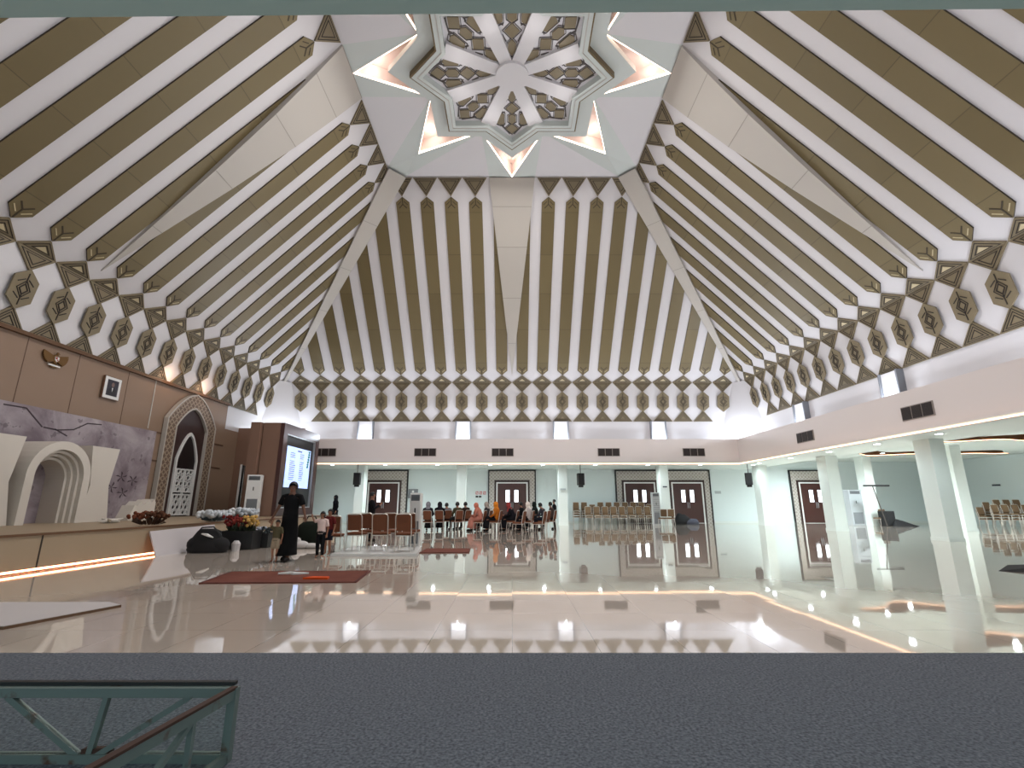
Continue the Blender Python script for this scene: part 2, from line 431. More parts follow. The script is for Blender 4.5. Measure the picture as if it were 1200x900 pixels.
# glowing lip round the star opening and the cove above it
g = MB(); l = MB(); k_ = MB()
n = 16
for i in range(n):
    j = (i+1) % n; A = Vector(star[i]); Bv = Vector(star[j])
    g.add([A, Bv, Vector((Bv.x, Bv.y, HT+.75)), Vector((A.x, A.y, HT+.75))], [(0, 1, 2, 3)])
    nrm = Vector((-(A+Bv).x, -(A+Bv).y, 0)).normalized()*.03
    l.add([A+nrm, Bv+nrm, Bv+nrm+Vector((0, 0, .09)), A+nrm+Vector((0, 0, .09))], [(0, 1, 2, 3)])
    l.add([A, Bv, Bv+nrm*1.5, A+nrm*1.5], [(0, 1, 2, 3)])
cov = [(x*1.0, y*1.0, HT+.75) for x, y, z in star]
g.add([(0, 0, HT+.75)]+cov, [(0, 1+i, 1+(i+1) % n) for i in range(n)])
g.build('cove', [mat('cove_pinkish_white', srgb(226, 212, 206), .5)], crown)
l.build('cove_light_strip', [warm_led2], crown)
def star2(R, k=.765): return [pol(R if i % 2 == 0 else R*k, i*22.5) for i in range(16)]
fz = lambda u, s, d: (u, s, d)
b = MB(); b.ring(star2(4.95), star2(3.6), fz, HT+.3, HT+.02, 0); b.build('bezel', [greyp], crown)
b = MB(); b.ring(star2(4.08), star2(4.0), fz, HT+.05, HT-.26, 0); b.build('bezel_border', [mat('brown_gold_border', srgb(104, 86, 52), .4, .2)], crown)
b = MB(); b.ring(star2(4.0), star2(3.6), fz, HT+.05, HT-.28, 0); b.ring(star2(3.6), star2(3.56), fz, HT+.12, HT-.28, 0); b.ring(star2(3.78), star2(3.74), fz, HT-.27, HT-.30, 1); b.build('rosette_frame', [greyp, cream], crown)
b = MB(); b.prism(star2(3.8), fz, HT+.10, HT+.0, 0); b.build('rosette_ground', [mat('rosette_pale', srgb(216, 214, 218), .5)], crown)
b = MB(); b.prism([pol(.66, i*15) for i in range(24)], fz, HT+.05, HT-.26); b.build('centre_disc', [white], crown)
for i in range(8):
    an = i*45+22.5; R = math.radians(an)
    fr = lambda u, s, d, R=R: (u*cos(R)-s*sin(R), u*sin(R)+s*cos(R), d)
    MB().prism([(.5, -.24), (2.78, -.34), (2.78, .34), (.5, .24)], fr, HT+.05, HT-.15).build('spoke', [white], crown)
for i in range(8):
    R = math.radians(i*45)
    fr = lambda u, s, d, R=R: (u*cos(R)-s*sin(R), u*sin(R)+s*cos(R), d)
    z = HT; b = MB()
    def dia(cx, cy, rx, ry, hx=0):
        if hx: return [(cx-rx, cy), (cx-rx*hx, cy-ry), (cx+rx*hx, cy-ry), (cx+rx, cy), (cx+rx*hx, cy+ry), (cx-rx*hx, cy+ry)]
        return [(cx-rx, cy), (cx, cy-ry), (cx+rx, cy), (cx, cy+ry)]
    motifs = [dia(1.12, 0, .33, .15, .45), dia(1.78, 0, .3, .28), dia(2.38, 0, .28, .17, .55), dia(2.95, 0, .3, .28),
              dia(2.38, .50, .34, .16, .75), dia(2.38, -.50, .34, .16, .75)]
    for q in motifs:
        b.prism(q, fr, z, z-.05, 0); b.ring(inset(q, 1.3), inset(q, 1.2), fr, z, z-.03, 1)
    for sg in (-1, 1):
        b.seg((.8, sg*.12), (2.3, sg*.80), .05, fr, z, z-.04, 1); b.seg((2.3, sg*.8), (3.28, sg*.1), .05, fr, z, z-.04, 1)
        b.seg((1.35, sg*.22), (1.62, sg*.36), .04, fr, z, z-.03, 1); b.seg((1.98, sg*.32), (2.1, sg*.52), .04, fr, z, z-.03, 1)
        b.seg((2.66, sg*.34), (2.9, sg*.4), .04, fr, z, z-.03, 1)
    b.build('petal_panel', [gold2, mat('petal_outline_grey', srgb(84, 78, 76), .6)], crown)

# ------------------------------------------------------------------ walls
w = MB(); w.box(XL-.3, XR, YB, YB+.3, 0, SOF2+.8); wb = struct(w.build('wall_back', wallw))
MB().box(XL, XR, YB-.02, YB, 0, .12).build('skirting', mat('skirting_grey', srgb(214, 222, 218), .4), wb)
struct(MB().box(XR, XR+.3, YN, YB+.3, 0, SOF2+.8).build('wall_right', wallw))
# upper wall strip above the ledge, all round
for nm, rz in (('wall_back_upper', 0), ('wall_right_upper', -PI/2), ('wall_left_upper', PI/2), ('wall_front_upper', PI)):
    m = MB()
    if nm != 'wall_left_upper': m.box(-13.8, 13.8, B0[0], B0[0]+.25, FZ1-.1, B0[1]+.02)
    m.add([(13.8, B0[0], FZ1-.1), (B0[0], 13.8, FZ1-.1), (B0[0], 13.8, B0[1]+.02), (13.8, B0[0], B0[1]+.02)], [(0, 1, 2, 3)])
    wu = struct(m.build(nm, [white], loc=(0, CY, 0), rz=rz))
    for x in (-9.45, -3.15, 3.15, 9.45):
        if nm == 'wall_left_upper': continue
        pm = MB(); pm.box(x-.42, x+.42, B0[0]-.22, B0[0], FZ1, B0[1]-.03); pm.box(x-.5, x-.43, B0[0]-.3, B0[0], FZ1, B0[1]-.01, 1); pm.box(x+.43, x+.5, B0[0]-.3, B0[0], FZ1, B0[1]-.01, 1)
        pm.build('pilaster', [white, mat('shadow_gap_grey', srgb(120, 122, 128), .6)], wu)
# balcony fascia with ledge and low soffit, on the back, right and front
def fascia(name, verts_in, outs):
    pass
m = MB()
x0 = XL; yf = CY+FA-.2
# back
m.box(x0, FA, yf, yf+.2, FZ0, FZ1); m.box(x0, FA, yf+.1, 31.45, FZ1-.06, FZ1-.004)
struct(m.build('trim_1', fasc))
m = MB(); m.box(FA, FA+.2, 1.85, yf+.2, FZ0, FZ1); m.box(FA+.1, 15.6, 1.85, 31.45, FZ1-.06, FZ1-.004)
struct(m.build('trim_2', fasc))
m = MB()
m.add([(-15.4, 2.0, FZ0), (FA, 1.74, FZ0), (FA, 1.74, FZ1), (-15.4, 2.0, FZ1), (-15.4, 1.8, FZ0), (FA, 1.54, FZ0), (FA, 1.54, FZ1), (-15.4, 1.8, FZ1)], [(0, 1, 2, 3), (4, 5, 6, 7), (3, 2, 6, 7), (0, 1, 5, 4)])
m.box(-15.4, 15.6, .1, 1.8, FZ1-.06, FZ1)
struct(m.build('trim_3', fasc))
soffm = mat('soffit_pale_green', srgb(206, 216, 212), .5); fsoff = mat('front_soffit_grey_green', srgb(196, 214, 204), .5)
m = MB(); m.box(x0, 16.7, yf-.25, YB, FZ0, FZ0+.06); m.box(FA-.05, 16.7, 1.85, yf-.25, FZ0, FZ0+.06)
m.box(16.6, 16.7, 1.85, YB, FZ0, SOF2)
struct(m.build('ceiling', [soffm]))
m = MB(); m.add([(-15.4, 2.0, FZ0-.001), (FA, 1.738, FZ0-.001), (FA, YN, FZ0-.001), (-15.4, YN, FZ0-.001)], [(0, 1, 2, 3)])
m.box(-15.4, 16.7, YN, 1.5, FZ0+.01, FZ0+.08); struct(m.build('ceiling', [fsoff]))
# warm cove light under the fascia
led = MB(); led.box(-11.6, FA-.04, yf-.06, yf-.02, FZ0-.045, FZ0+.0); led.build('cove_light_strip', warm_led, bpy.data.objects['trim_1'])
led = MB(); led.box(FA-.10, FA-.06, 2.0, yf-.06, FZ0-.045, FZ0+.0); led.build('cove_light_strip', warm_led, bpy.data.objects['trim_2'])
m = MB(); m.box(x0, FA-.02, yf-.02, yf, FZ0-.06, FZ0); m.box(x0, FA-.02, yf-.12, yf-.0, FZ0-.07, FZ0-.05)
m.build('cove_lip', fasc, bpy.data.objects['trim_1'])
m = MB(); m.box(FA-.12, FA, 2, yf, FZ0-.07, FZ0-.05); m.build('cove_lip', fasc, bpy.data.objects['trim_2'])

# outer soffit with wave shaped recesses
waves = []
def wave(yc, amp, ph, hw, x0, x1): return dict(yc=yc, amp=amp, ph=ph, hw=hw, x0=x0, x1=x1)
waves = [wave(28.3, .5, 0.3, 1.7, 18.2, 29.3), wave(21.6, .6, 1.6, 1.7, 18.2, 29.3), wave(15.2, .6, .3, 1.7, 18.2, 29.3)]
def wy(wv, x, sg):
    t = (x-wv['x0'])/(wv['x1']-wv['x0']); env = math.sin(PI*min(1, max(0, t)))**.6
    return wv['yc']+wv['amp']*sin(x*.9+wv['ph'])*.7+sg*wv['hw']*env*(.75+.25*sin(x*1.7+wv['ph']*2+sg))
m = MB(); rec = MB(); rside = MB(); rled = MB()
xs0 = [16.7, 18.2]; NX = 36; xs = [18.2+(29.3-18.2)*i/NX for i in range(NX+1)]
ybr = [YN, 11.8, 18.4, 24.9, YB]
m.box(16.7, 18.2, YN, YB, SOF2, SOF2+.05); m.box(29.3, XR, YN, YB, SOF2, SOF2+.05)
m.box(18.2, 29.3, YN, 11.8, SOF2, SOF2+.05)
for wv, (ya, yb) in zip(waves, ((24.9, YB), (18.4, 24.9), (11.8, 18.4))):
    for i in range(NX):
        xa, xb = xs[i], xs[i+1]
        l0, l1, h0, h1 = wy(wv, xa, -1), wy(wv, xb, -1), wy(wv, xa, 1), wy(wv, xb, 1)
        m.add([(xa, ya, SOF2), (xb, ya, SOF2), (xb, l1, SOF2), (xa, l0, SOF2)], [(0, 1, 2, 3)])
        m.add([(xa, h0, SOF2), (xb, h1, SOF2), (xb, yb, SOF2), (xa, yb, SOF2)], [(0, 1, 2, 3)])
        rec.add([(xa, l0, SOF2+.8), (xb, l1, SOF2+.8), (xb, h1, SOF2+.8), (xa, h0, SOF2+.8)], [(0, 1, 2, 3)])
        for a0, a1 in ((l0, l1), (h0, h1)):
            rside.add([(xa, a0, SOF2), (xb, a1, SOF2), (xb, a1, SOF2+.8), (xa, a0, SOF2+.8)], [(0, 1, 2, 3)])
        rled.add([(xa, h0-.03, SOF2+.02), (xb, h1-.03, SOF2+.02), (xb, h1-.03, SOF2+.05), (xa, h0-.03, SOF2+.05)], [(0, 1, 2, 3)])
so = struct(m.build('ceiling', [soffm]))
rec.build('recess_top', mat('recess_beige', srgb(190, 150, 110), .5), so); rside.build('recess_edge', browntrim, so); rled.build('recess_light_strip', warm_led, so)

# columns on a 6.3 m grid
def column(x, y, h, wx=.54, wy_=.74):
    m = MB(); m.box(x-wx/2, x+wx/2, y-wy_/2, y+wy_/2, 0, h); m.box(x-wx/2-.02, x+wx/2+.02, y-wy_/2-.02, y+wy_/2+.02, 0, .12)
    o = m.build('column', mat('column_white', srgb(214, 222, 218), .35)); return o
col_lab = []
for i, x in enumerate((-9.45, -3.15, 3.15, 9.45)): col_lab.append((x, 31.0, FZ0, 'white square column under the back soffit, %s from the left' % ORD[i], 'back columns'))
for y, t in ((31.0, 'farthest of the right hand row, in the back corner'), (24.75, 'second of the right hand row, just right of the corner door'), (18.2, 'large and nearest, before the right hand side bay'), (12.0, 'outside the view past the right edge of the photo')):
    if y > 13: col_lab.append((15.62, y, FZ0, 'white square column, '+t, 'right columns'))
for y, t in ((31.0, 'behind the silver standing air conditioner'), (24.75, 'outer one seen just right of the nearest column')): col_lab.append((22.2, y, SOF2, 'white square column '+t, 'outer right columns'))
for x, y, h, lb, gr in col_lab: tag(column(15.93, y, h, .6) if y == 24.75 and x < 16 else column(x, y, h), lb, 'column', gr)
for y in (12.0, 5.8): tag(column(15.62, y, FZ0), 'white square column beyond the right edge of the photo', 'column', 'unseen right columns')

# ------------------------------------------------------------------ left: tan wall, stage
tw = MB(); tw.box(XL-.3, XL, YN, 25.9, 0, B0[1]); tw.box(XL-.3, XL, 25.9, YB, 0, B0[1])
tws = struct(tw.build('wall_left', [tan]))
sm_ = MB()
for y in (6.5, 8.6, 10.7, 12.7, 14.7, 16.6, 18.9): sm_.box(XL, XL+.006, y-.012, y+.012, .72, B0[1])
for z in (3.1, 4.3): sm_.box(XL, XL+.03, 20.6, 25.9, z-.03, z+.03)
sm_.build('panel_seam', mat('seam_brown', srgb(92, 66, 50), .6), tws)
MB().box(XL, XL+.02, 20.37, 20.42, 4.4, B0[1]).build('pale_seam', cream, tws)
MB().box(XL, XL+.14, YN, 25.9, B0[1]-.02, B0[1]+.10).build('trim_5', browntrim).__setitem__('kind', 'structure')
struct(MB().box(XL-.1, XL+.01, 25.9, 29.6, 5.2, B0[1]).build('trim_6', white))
# brown wing wall closing the stage, with a doorway
m = MB(); yw = 27.2
m.box(XL, -14.95, yw, yw+.2, 0, 5.43); m.box(-14.95, -13.9, yw, yw+.2, 3.35, 5.43); m.box(-13.9, -11.75, yw, yw+.2, 0, 5.43)
ww_ = struct(m.build('wall_stage', brownwall))
MB().box(-15.05, -14.95, yw-.05, yw+.25, 0, 3.4).build('door_jamb', whitep, ww_)
struct(MB().box(XL, -11.7, yw+1.3, yw+1.4, 0, 4.6).build('wall_behind_stage', woodd))
cu = MB()
pts = [(-14.25+.62*i/12, yw-.12+.035*(i % 2)) for i in range(13)]
for i in range(12): cu.add([(*pts[i], .74), (*pts[i+1], .74), (*pts[i+1], 3.2), (*pts[i], 3.2)], [(0, 1, 2, 3)])
cu.add([(-14.25, yw-.13, 3.2), (-13.63, yw-.13, 3.2), (-13.63, yw, 3.2), (-14.25, yw, 3.2)], [(0, 1, 2, 3)])
tag(cu.build('curtain', mat('beige_curtain', srgb(160, 140, 120), .8)), 'beige curtain hanging beside the dark doorway at the stage end', 'curtain')
# stage
st_ = MB(); st_.box(XL, -9.3, YN, 26.6, .09, .72); st_.box(XL, -9.5, YN, 26.6, 0, .1, 1)
sto = struct(st_.build('trim_4', [stagetan, browntrim]))
MB().box(-9.36, -9.27, YN, 26.6, .69, .735).build('stage_nosing', browntrim, sto)
MB().box(-9.345, -9.31, 4.72, 26.6, .035, .07).build('led_strip', stage_led, sto)
s_ = MB()
for y in (10.05, 16.8, 19.6, 22.4, 25.0): s_.box(-9.30, -9.293, y-.015, y+.015, .09, .69)
s_.build('panel_seam', darkline, sto)

# pointed arch portal on the tan wall
pyc = 23.0
def arch(hw, zs, za, zb, n=10):                              # pointed outline (y,z): from foot up, over and down
    L = []
    for i in range(n+1):
        t = i/n
        L.append((-hw*(1-t**1.0)**.62 if t < 1 else 0, zs+(za-zs)*(t**.92)))
    left = [(-hw, zb)]+L; right = [(-y, z) for y, z in left[::-1][1:]]
    return [(pyc+y, z) for y, z in left+right]
fx = lambda y, z, d: (XL+d+.035, y, z)
def archring(mb, o, i, d0, d1, m=0):
    n = len(o)
    for k in range(n-1):
        vs = [fx(*o[k], d1), fx(*o[k+1], d1), fx(*i[k+1], d1), fx(*i[k], d1), fx(*o[k], d0), fx(*o[k+1], d0), fx(*i[k+1], d0), fx(*i[k], d0)]
        mb.add(vs, [(0, 1, 2, 3), (4, 5, 1, 0), (3, 2, 6, 7)], m)
zb = .74
port = thing('arch_portal', 'tall pointed arch portal with patterned border on the tan stage wall', 'arch', (XL, pyc, zb))
def pp(mb, name, mt, par=port): 
    for i in range(len(mb.v)):
        mb.v[i] = (mb.v[i][0]-XL, mb.v[i][1]-pyc, mb.v[i][2]-zb)
    return mb.build(name, mt, par)
mb = MB(); archring(mb, arch(1.72, 5.0, 6.36, zb), arch(1.16, 4.75, 5.75, zb), .02, .16); pp(mb, 'patterned_border', fret)
mb = MB(); archring(mb, arch(1.78, 5.02, 6.43, zb), arch(1.72, 5.0, 6.36, zb), 0, .19); archring(mb, arch(1.17, 4.75, 5.77, zb), arch(1.11, 4.72, 5.69, zb), .02, .19); pp(mb, 'edge_moulding', cream)
mb = MB(); mb.prism(arch(1.12, 4.72, 5.70, zb), fx, .0, .06); pp(mb, 'dark_recess', woodd)
mb = MB(); archring(mb, arch(.76, 3.3, 4.58, zb), arch(.67, 3.25, 4.44, zb), .05, .15); pp(mb, 'inner_arch_moulding', whitep)
mb = MB(); mb.prism(arch(.68, 3.25, 4.44, zb), fx, .055, .07); pp(mb, 'inner_dark_panel', mat('near_black_wood', srgb(26, 16, 16), .5))
mb = MB()
for z0, z1 in ((.78, 1.72), (1.80, 2.86)):
    mb.ring([(pyc-.64, z0), (pyc+.64, z0), (pyc+.64, z1), (pyc-.64, z1)], [(pyc-.58, z0+.05), (pyc+.58, z0+.05), (pyc+.58, z1-.05), (pyc-.58, z1-.05)], fx, .07, .15)
    ny = 4
    for i in range(ny+1):
        for j in range(4):
            cy_ = pyc-.58+1.16*(i+(.5 if j % 2 else 0))/ny; cz = z0+.12+(z1-z0-.24)*j/3
            if cy_ > pyc+.6: continue
            hx = [(max(pyc-.6, min(pyc+.6, cy_+.15*cos(a*PI/3))), cz+.15*sin(a*PI/3)) for a in range(6)]
            mb.ring(hx, [(cy_+(y-cy_)*.72, cz+(z-cz)*.72) for y, z in hx], fx, .07, .13)
            if i < ny:
                mb.seg((cy_+.13, cz), (min(pyc+.6, cy_+.17), cz), .05, fx, .07, .12)
mb.seg((pyc, .78), (pyc, 2.86), .05, fx, .07, .16)
pp(mb, 'screen_panel', whitep)

# printed backdrop
bdm = mat('printed_backdrop', srgb(140, 128, 130), .7); N = NT(bdm)
tc = N.new('ShaderNodeNewGeometry')
n1 = N.new('ShaderNodeTexNoise'); n1.inputs['Scale'].default_value = .7; n1.inputs['Detail'].default_value = 8; n1.inputs['Roughness'].default_value = .62; n1.inputs['Distortion'].default_value = .6
N.link(tc.outputs['Position'], n1.inputs['Vector'])
cr = N.new('ShaderNodeValToRGB'); cr.color_ramp.elements[0].position = .36; cr.color_ramp.elements[1].position = .66
cr.color_ramp.elements[0].color = srgb(116, 102, 110); cr.color_ramp.elements[1].color = srgb(176, 166, 170)
N.link(n1.outputs['Fac'], cr.inputs[0])
n3 = N.new('ShaderNodeTexNoise'); n3.inputs['Scale'].default_value = 3.2; n3.inputs['Detail'].default_value = 6; N.link(tc.outputs['Position'], n3.inputs['Vector'])
N.link(N.mix(N.math('MULTIPLY', N.math('GREATER_THAN', n3.outputs['Fac'], .64), .5), cr.outputs[0], srgb(78, 66, 74)), N.b.inputs['Base Color'])
mb = MB(); top = [(20.75, 4.30), (7, 4.34)]
mb.prism([(7, .74), (20.75, .74)]+top, fx, .05, .12)
bd = mb.build('backdrop', bdm); tag(bd, 'grey and mauve printed landscape backdrop across the tan stage wall', 'backdrop')
ink = MB()
for pts in ([(14.3, 4.2), (15.0, 4.22), (15.35, 3.95), (15.65, 3.72)], [(15.7, 3.72), (16.2, 3.7), (16.8, 3.8), (17.3, 4.1), (17.9, 4.15)], [(16.1, 3.72), (16.6, 3.55)]):
    for a, b_ in zip(pts, pts[1:]): ink.seg(a, b_, .04, fx, .12, .128)
for (cy_, cz) in ((18.9, 1.9), (19.3, 2.3), (19.9, 2.2), (19.5, 1.7), (15.2, 2.0), (15.6, 1.6)):
    for q in range(5):
        a = q*PI*2/5+cy_; ink.prism([(cy_, cz), (cy_+.22*cos(a-.3), cz+.16*sin(a-.3)), (cy_+.3*cos(a), cz+.22*sin(a))], fx, .12, .127)
ink.build('ink_branches', mat('ink_dark', srgb(62, 50, 56), .8), bd)

# sculpted set on the stage: ridged arch between two flared pillars
setm = mat('cream_foam', srgb(206, 198, 188), .6); sety = mat('foam_inner', srgb(170, 158, 148), .7)
def stage_arch(yc):
    root = thing('ridged_arch', 'cream round arch of stepped ridges standing on the stage before the backdrop', 'arch', (-14.0, yc, .72))
    def ring_(r0, r1, zc, x0, x1, m, nm, parent=root):
        mb = MB(); n = 18
        o = [(-r0, 0)]+[(-r0*cos(PI*i/n), zc+r0*sin(PI*i/n)) for i in range(n+1)]+[(r0, 0)]
        i_ = [(-r1, 0)]+[(-r1*cos(PI*i/n), zc+r1*sin(PI*i/n)) for i in range(n+1)]+[(r1, 0)]
        for k in range(len(o)-1):
            vs = [(x1, *o[k]), (x1, *o[k+1]), (x1, *i_[k+1]), (x1, *i_[k]), (x0, *o[k]), (x0, *o[k+1]), (x0, *i_[k+1]), (x0, *i_[k])]
            mb.add(vs, [(0, 1, 2, 3), (4, 5, 1, 0), (3, 2, 6, 7), (5, 4, 7, 6)])
        return mb.build(nm, m, parent)
    ring_(1.05, .80, 1.35, -.5, .55, setm, 'outer_ridge'); ring_(.80, .72, 1.33, -.5, .42, setm, 'ridge'); ring_(.72, .64, 1.31, -.5, .30, setm, 'ridge'); ring_(.64, .56, 1.29, -.5, .18, setm, 'ridge')
    MB().prism([(-.57, 0), (.57, 0), (.57, 1.3)]+[(.57*cos(PI*i/12), 1.3+.57*sin(PI*i/12)) for i in range(1, 13)], lambda u, s, d: (d, u, s), -.5, -.42).build('niche_back', bdm, root)
stage_arch(14.67)
def flared(y, label, hw=.42):
    mb = MB(); z = [0, 1.15, 2.4]; w = [hw*1.02, hw*.66, hw]
    for i in range(2):
        a, b_ = w[i], w[i+1]
        vs = [(-.3, -a, z[i]), (.3, -a, z[i]), (.3, a, z[i]), (-.3, a, z[i]), (-.3, -b_, z[i+1]), (.3, -b_, z[i+1]), (.3, b_, z[i+1]), (-.3, b_, z[i+1])]
        mb.add(vs, [(0, 1, 5, 4), (1, 2, 6, 5), (2, 3, 7, 6), (3, 0, 4, 7)]+([(4, 5, 6, 7)] if i else [(0, 3, 2, 1)]))
    tag(mb.build('flared_pillar', setm, loc=(-13.9, y, .72)), label, 'pillar', 'flared stage pillars')
flared(12.95, 'cream flared pillar left of the ridged arch, cut by the photo edge', .60); flared(16.32, 'cream flared pillar right of the ridged arch', .56)
mb = MB()
pr = [(-.62, 0), (.6, 0), (.6, .62), (.5, .74), (.38, .62), (.26, .72), (.05, .55), (-.12, .66), (-.3, .5), (-.42, .52), (-.62, .1)]
mb.prism(pr, lambda u, s, d: (d, u, s), -.2, .25)
tag(mb.build('foam_rock', setm, loc=(-13.6, 18.1, .72)), 'jagged white foam mountain piece on the stage right of the pillars', 'decoration')
mb = MB()
for k in range(6): 
    a = k*PI/3; mb.tube([(0, 0, .06), (.28*cos(a), .28*sin(a)*1.2, .05+.08*(k % 2))], [.08, .02], 6)
tag(mb.build('foam_coral', setm, loc=(-12.2, 15.3, .72)), 'small white branching foam ornament lying at the stage edge', 'decoration')

# emblem, portrait
em = thing('eagle_emblem', 'gold spread-winged eagle emblem with shield high on the tan wall', 'emblem', (XL, 15.66, 6.02))
em_g = mat('emblem_gold', srgb(112, 80, 40), .45, .4)
fe = lambda y, z, d: (d, y, z)
mb = MB()
for sg in (-1, 1):
    for q in range(8):
        a = math.radians(28-q*9); L = .44-.022*q
        y0, z0 = sg*.06, .08-.02*q
        mb.seg((y0, z0), (y0+sg*L*cos(a), z0+L*sin(a)*.55), .05, fe, .03, .07+.004*q)
mb.build('wings', em_g, em)
mb = MB(); mb.ball((.07, 0, 0), (.05, .1, .17)); mb.ball((.08, .03, .19), (.04, .045, .055)); mb.tube([(.09, .06, .2), (.09, .11, .18)], [.02, .004], 6)
for q in range(5): mb.seg((0, -.1), ((q-2)*.05, -.30), .04, fe, .03, .06)
mb.seg((-.05, -.16), (-.14, -.2), .03, fe, .03, .07); mb.seg((.05, -.16), (.14, -.2), .03, fe, .03, .07)
mb.build('body', em_g, em)
mb = MB(); mb.prism([(-.07, .07), (.07, .07), (.07, -.03), (0, -.1), (-.07, -.03)], fe, .11, .13, 0)
mb.prism([(-.06, .06), (0, .06), (0, -.015), (-.06, -.015)], fe, .13, .134, 1); mb.prism([(0, -.015), (.06, -.015), (0, -.085)], fe, .13, .134, 1); mb.build('shield', [whitep, mat('shield_red', srgb(150, 30, 28), .5)], em)
mb = MB(); mb.prism([(-.2, -.2), (.2, -.2), (.22, -.25), (-.22, -.25)], fe, .05, .08); mb.build('scroll', whitep, em)
po = thing('framed_portrait', 'white-matted framed portrait of a person in a dark suit high on the tan wall', 'picture', (XL+.03, 18.1, 5.16))
mb = MB(); mb.box(0, .08, -.40, .40, 0, .86); mb.build('frame', mat('frame_dark', srgb(110, 78, 58), .4), po)
mb = MB(); mb.box(.08, .085, -.38, .38, .02, .84); mb.build('mat_board', whitep, po)
mb = MB(); mb.box(.085, .09, -.26, .26, .13, .74); mb.build('photograph', mat('photo_dark', srgb(40, 36, 48), .4), po)
mb = MB(); f9 = lambda y, z, d: (d, y, z)
mb.prism([(.0+.07*cos(a*PI/6), .56+.09*sin(a*PI/6)) for a in range(12)], f9, .09, .093, 0); mb.prism([(-.2, .15), (.2, .15), (.17, .38), (.05, .46), (-.05, .46), (-.17, .38)], f9, .09, .092, 1); mb.prism([(-.03, .44), (.03, .44), (0, .28)], f9, .092, .094, 2)
mb.build('portrait_figure', [mat('portrait_skin', srgb(120, 96, 88), .5), mat('portrait_suit', srgb(24, 22, 30), .5), whitep], po)

# LED screen in a dark wood housing on the stage
sc = thing('screen_housing', 'tall dark wood housing with lit presentation screen at the stage end', 'screen', (-11.0, 25.1, .735))
mb = MB(); mb.box(-.85, -.02, -2.15, 2.15, 0, 4.32); mb.build('cabinet', brownwall, sc)
mb = MB()
mb.ring([(-2.15, 0), (2.15, 0), (2.15, 4.32), (-2.15, 4.32)], [(-1.75, .35), (1.75, .35), (1.75, 3.85), (-1.75, 3.85)], fe, -.03, .16); mb.build('frame', mat('frame_wood_sheen', srgb(72, 46, 44), .3), sc)
mb = MB(); mb.ring([(-1.77, .33), (1.77, .33), (1.77, 3.88), (-1.77, 3.88)], [(-1.70, .4), (1.70, .4), (1.70, 3.8), (-1.70, 3.8)], fe, .0, .13); mb.build('inner_bevel', silver, sc)
mb = MB(); mb.box(-.02, .03, -1.72, 1.72, .38, 3.82); mb.build('screen_border', black, sc)
scrm = mat('screen_lit', srgb(200, 215, 255), .3, 0, srgb(176, 202, 255), .95)
mb = MB(); mb.box(.03, .05, -1.38, 1.42, 1.33, 3.32); sp_ = mb.build('display', scrm, sc)
mb = MB()
random.seed(3)
for j in range(14):
    z = 3.0-.1*j
    for a, b_ in ((-1.0, -.3), (.15, .7)):
        if j in (3,): continue
        mb.prism([(a, z), (a+(b_-a)*random.uniform(.5, 1), z), (a+(b_-a)*.9, z+.035), (a, z+.035)], fe, .05, .054, 0)
mb.prism([(-.2, 3.12), (.3, 3.12), (.3, 3.2), (-.2, 3.2)], fe, .05, .054, 0)
mb.build('slide_text', mat('slide_ink', srgb(110, 118, 165), .5, 0, srgb(110, 118, 165), .5), sp_); mb = MB()
for q in range(7):
    a = 1.1-q*.02; z = 3.25-.13*q; mb.prism([(a, z), (a+.22, z+.05), (a+.28, z-.04), (a+.1, z-.1)], fe, .05, .055, 0)
mb.build('slide_leaf', mat('slide_leaf', srgb(40, 120, 110), .5, 0, srgb(40, 120, 110), .5), sp_)
tag(MB().box(-12.35, -11.90, 22.75, 23.15, .72, 5.05).build('brown_pier', brownwall), 'plain brown pier beside the dark screen housing', 'pillar')

# ------------------------------------------------------------------ standing air conditioners
def floor_ac(label, loc, rz, body, h=1.85, w=.52, lou=False):
    r_ = thing('standing_air_conditioner', label, 'air conditioner', loc, rz, None)
    MB().rbox(-w/2, w/2, -.17, .17, 0, h, .03).build('body', body, r_)
    g_ = MB(); g_.box(-w*.38, w*.38, -.176, -.17, h-.24, h-.06); g_.build('air_outlet', greyplas, r_)
    g_ = MB()
    for i in range(5): g_.box(-w*.37, w*.37, -.186, -.176, h-.22+i*.032, h-.212+i*.032)
    g_.build('louvre', black, r_)
    g_ = MB(); g_.box(-w*.36, w*.36, -.176, -.17, .12, .78)
    for i in range(16): g_.box(-w*.35, w*.35, -.182, -.176, .15+i*.038, .165+i*.038)
    if lou:
        for i in range(10): g_.box(-w*.40, w*.40, -.182, -.17, .8+i*.09, .83+i*.09)
    g_.build('intake_grille', greyplas, r_)
    MB().box(-.02, .02, -.178, -.17, h*.62, h*.62+.16).build('indicator', black, r_)
    return r_
floor_ac('white standing air conditioner on the stage in front of the brown wall', (-11.75, 22.6, .72), .25, whitep, 1.85, .62)
floor_ac('silver standing air conditioner in the right hand bay before a column', (20.75, 30.3, 0), .3, silver, 2.1, 1.05)
floor_ac('tall pale louvred air conditioner before the column between the two adjacent doors', (8.72, 30.35, 0), 0, mat('pale_grey_metal', srgb(176, 180, 180), .4), 1.95, .46, True)
floor_ac('white standing air conditioner behind the near row of brown chairs', (-2.98, 15.55, 0), 0, whitep, 1.62, .34)

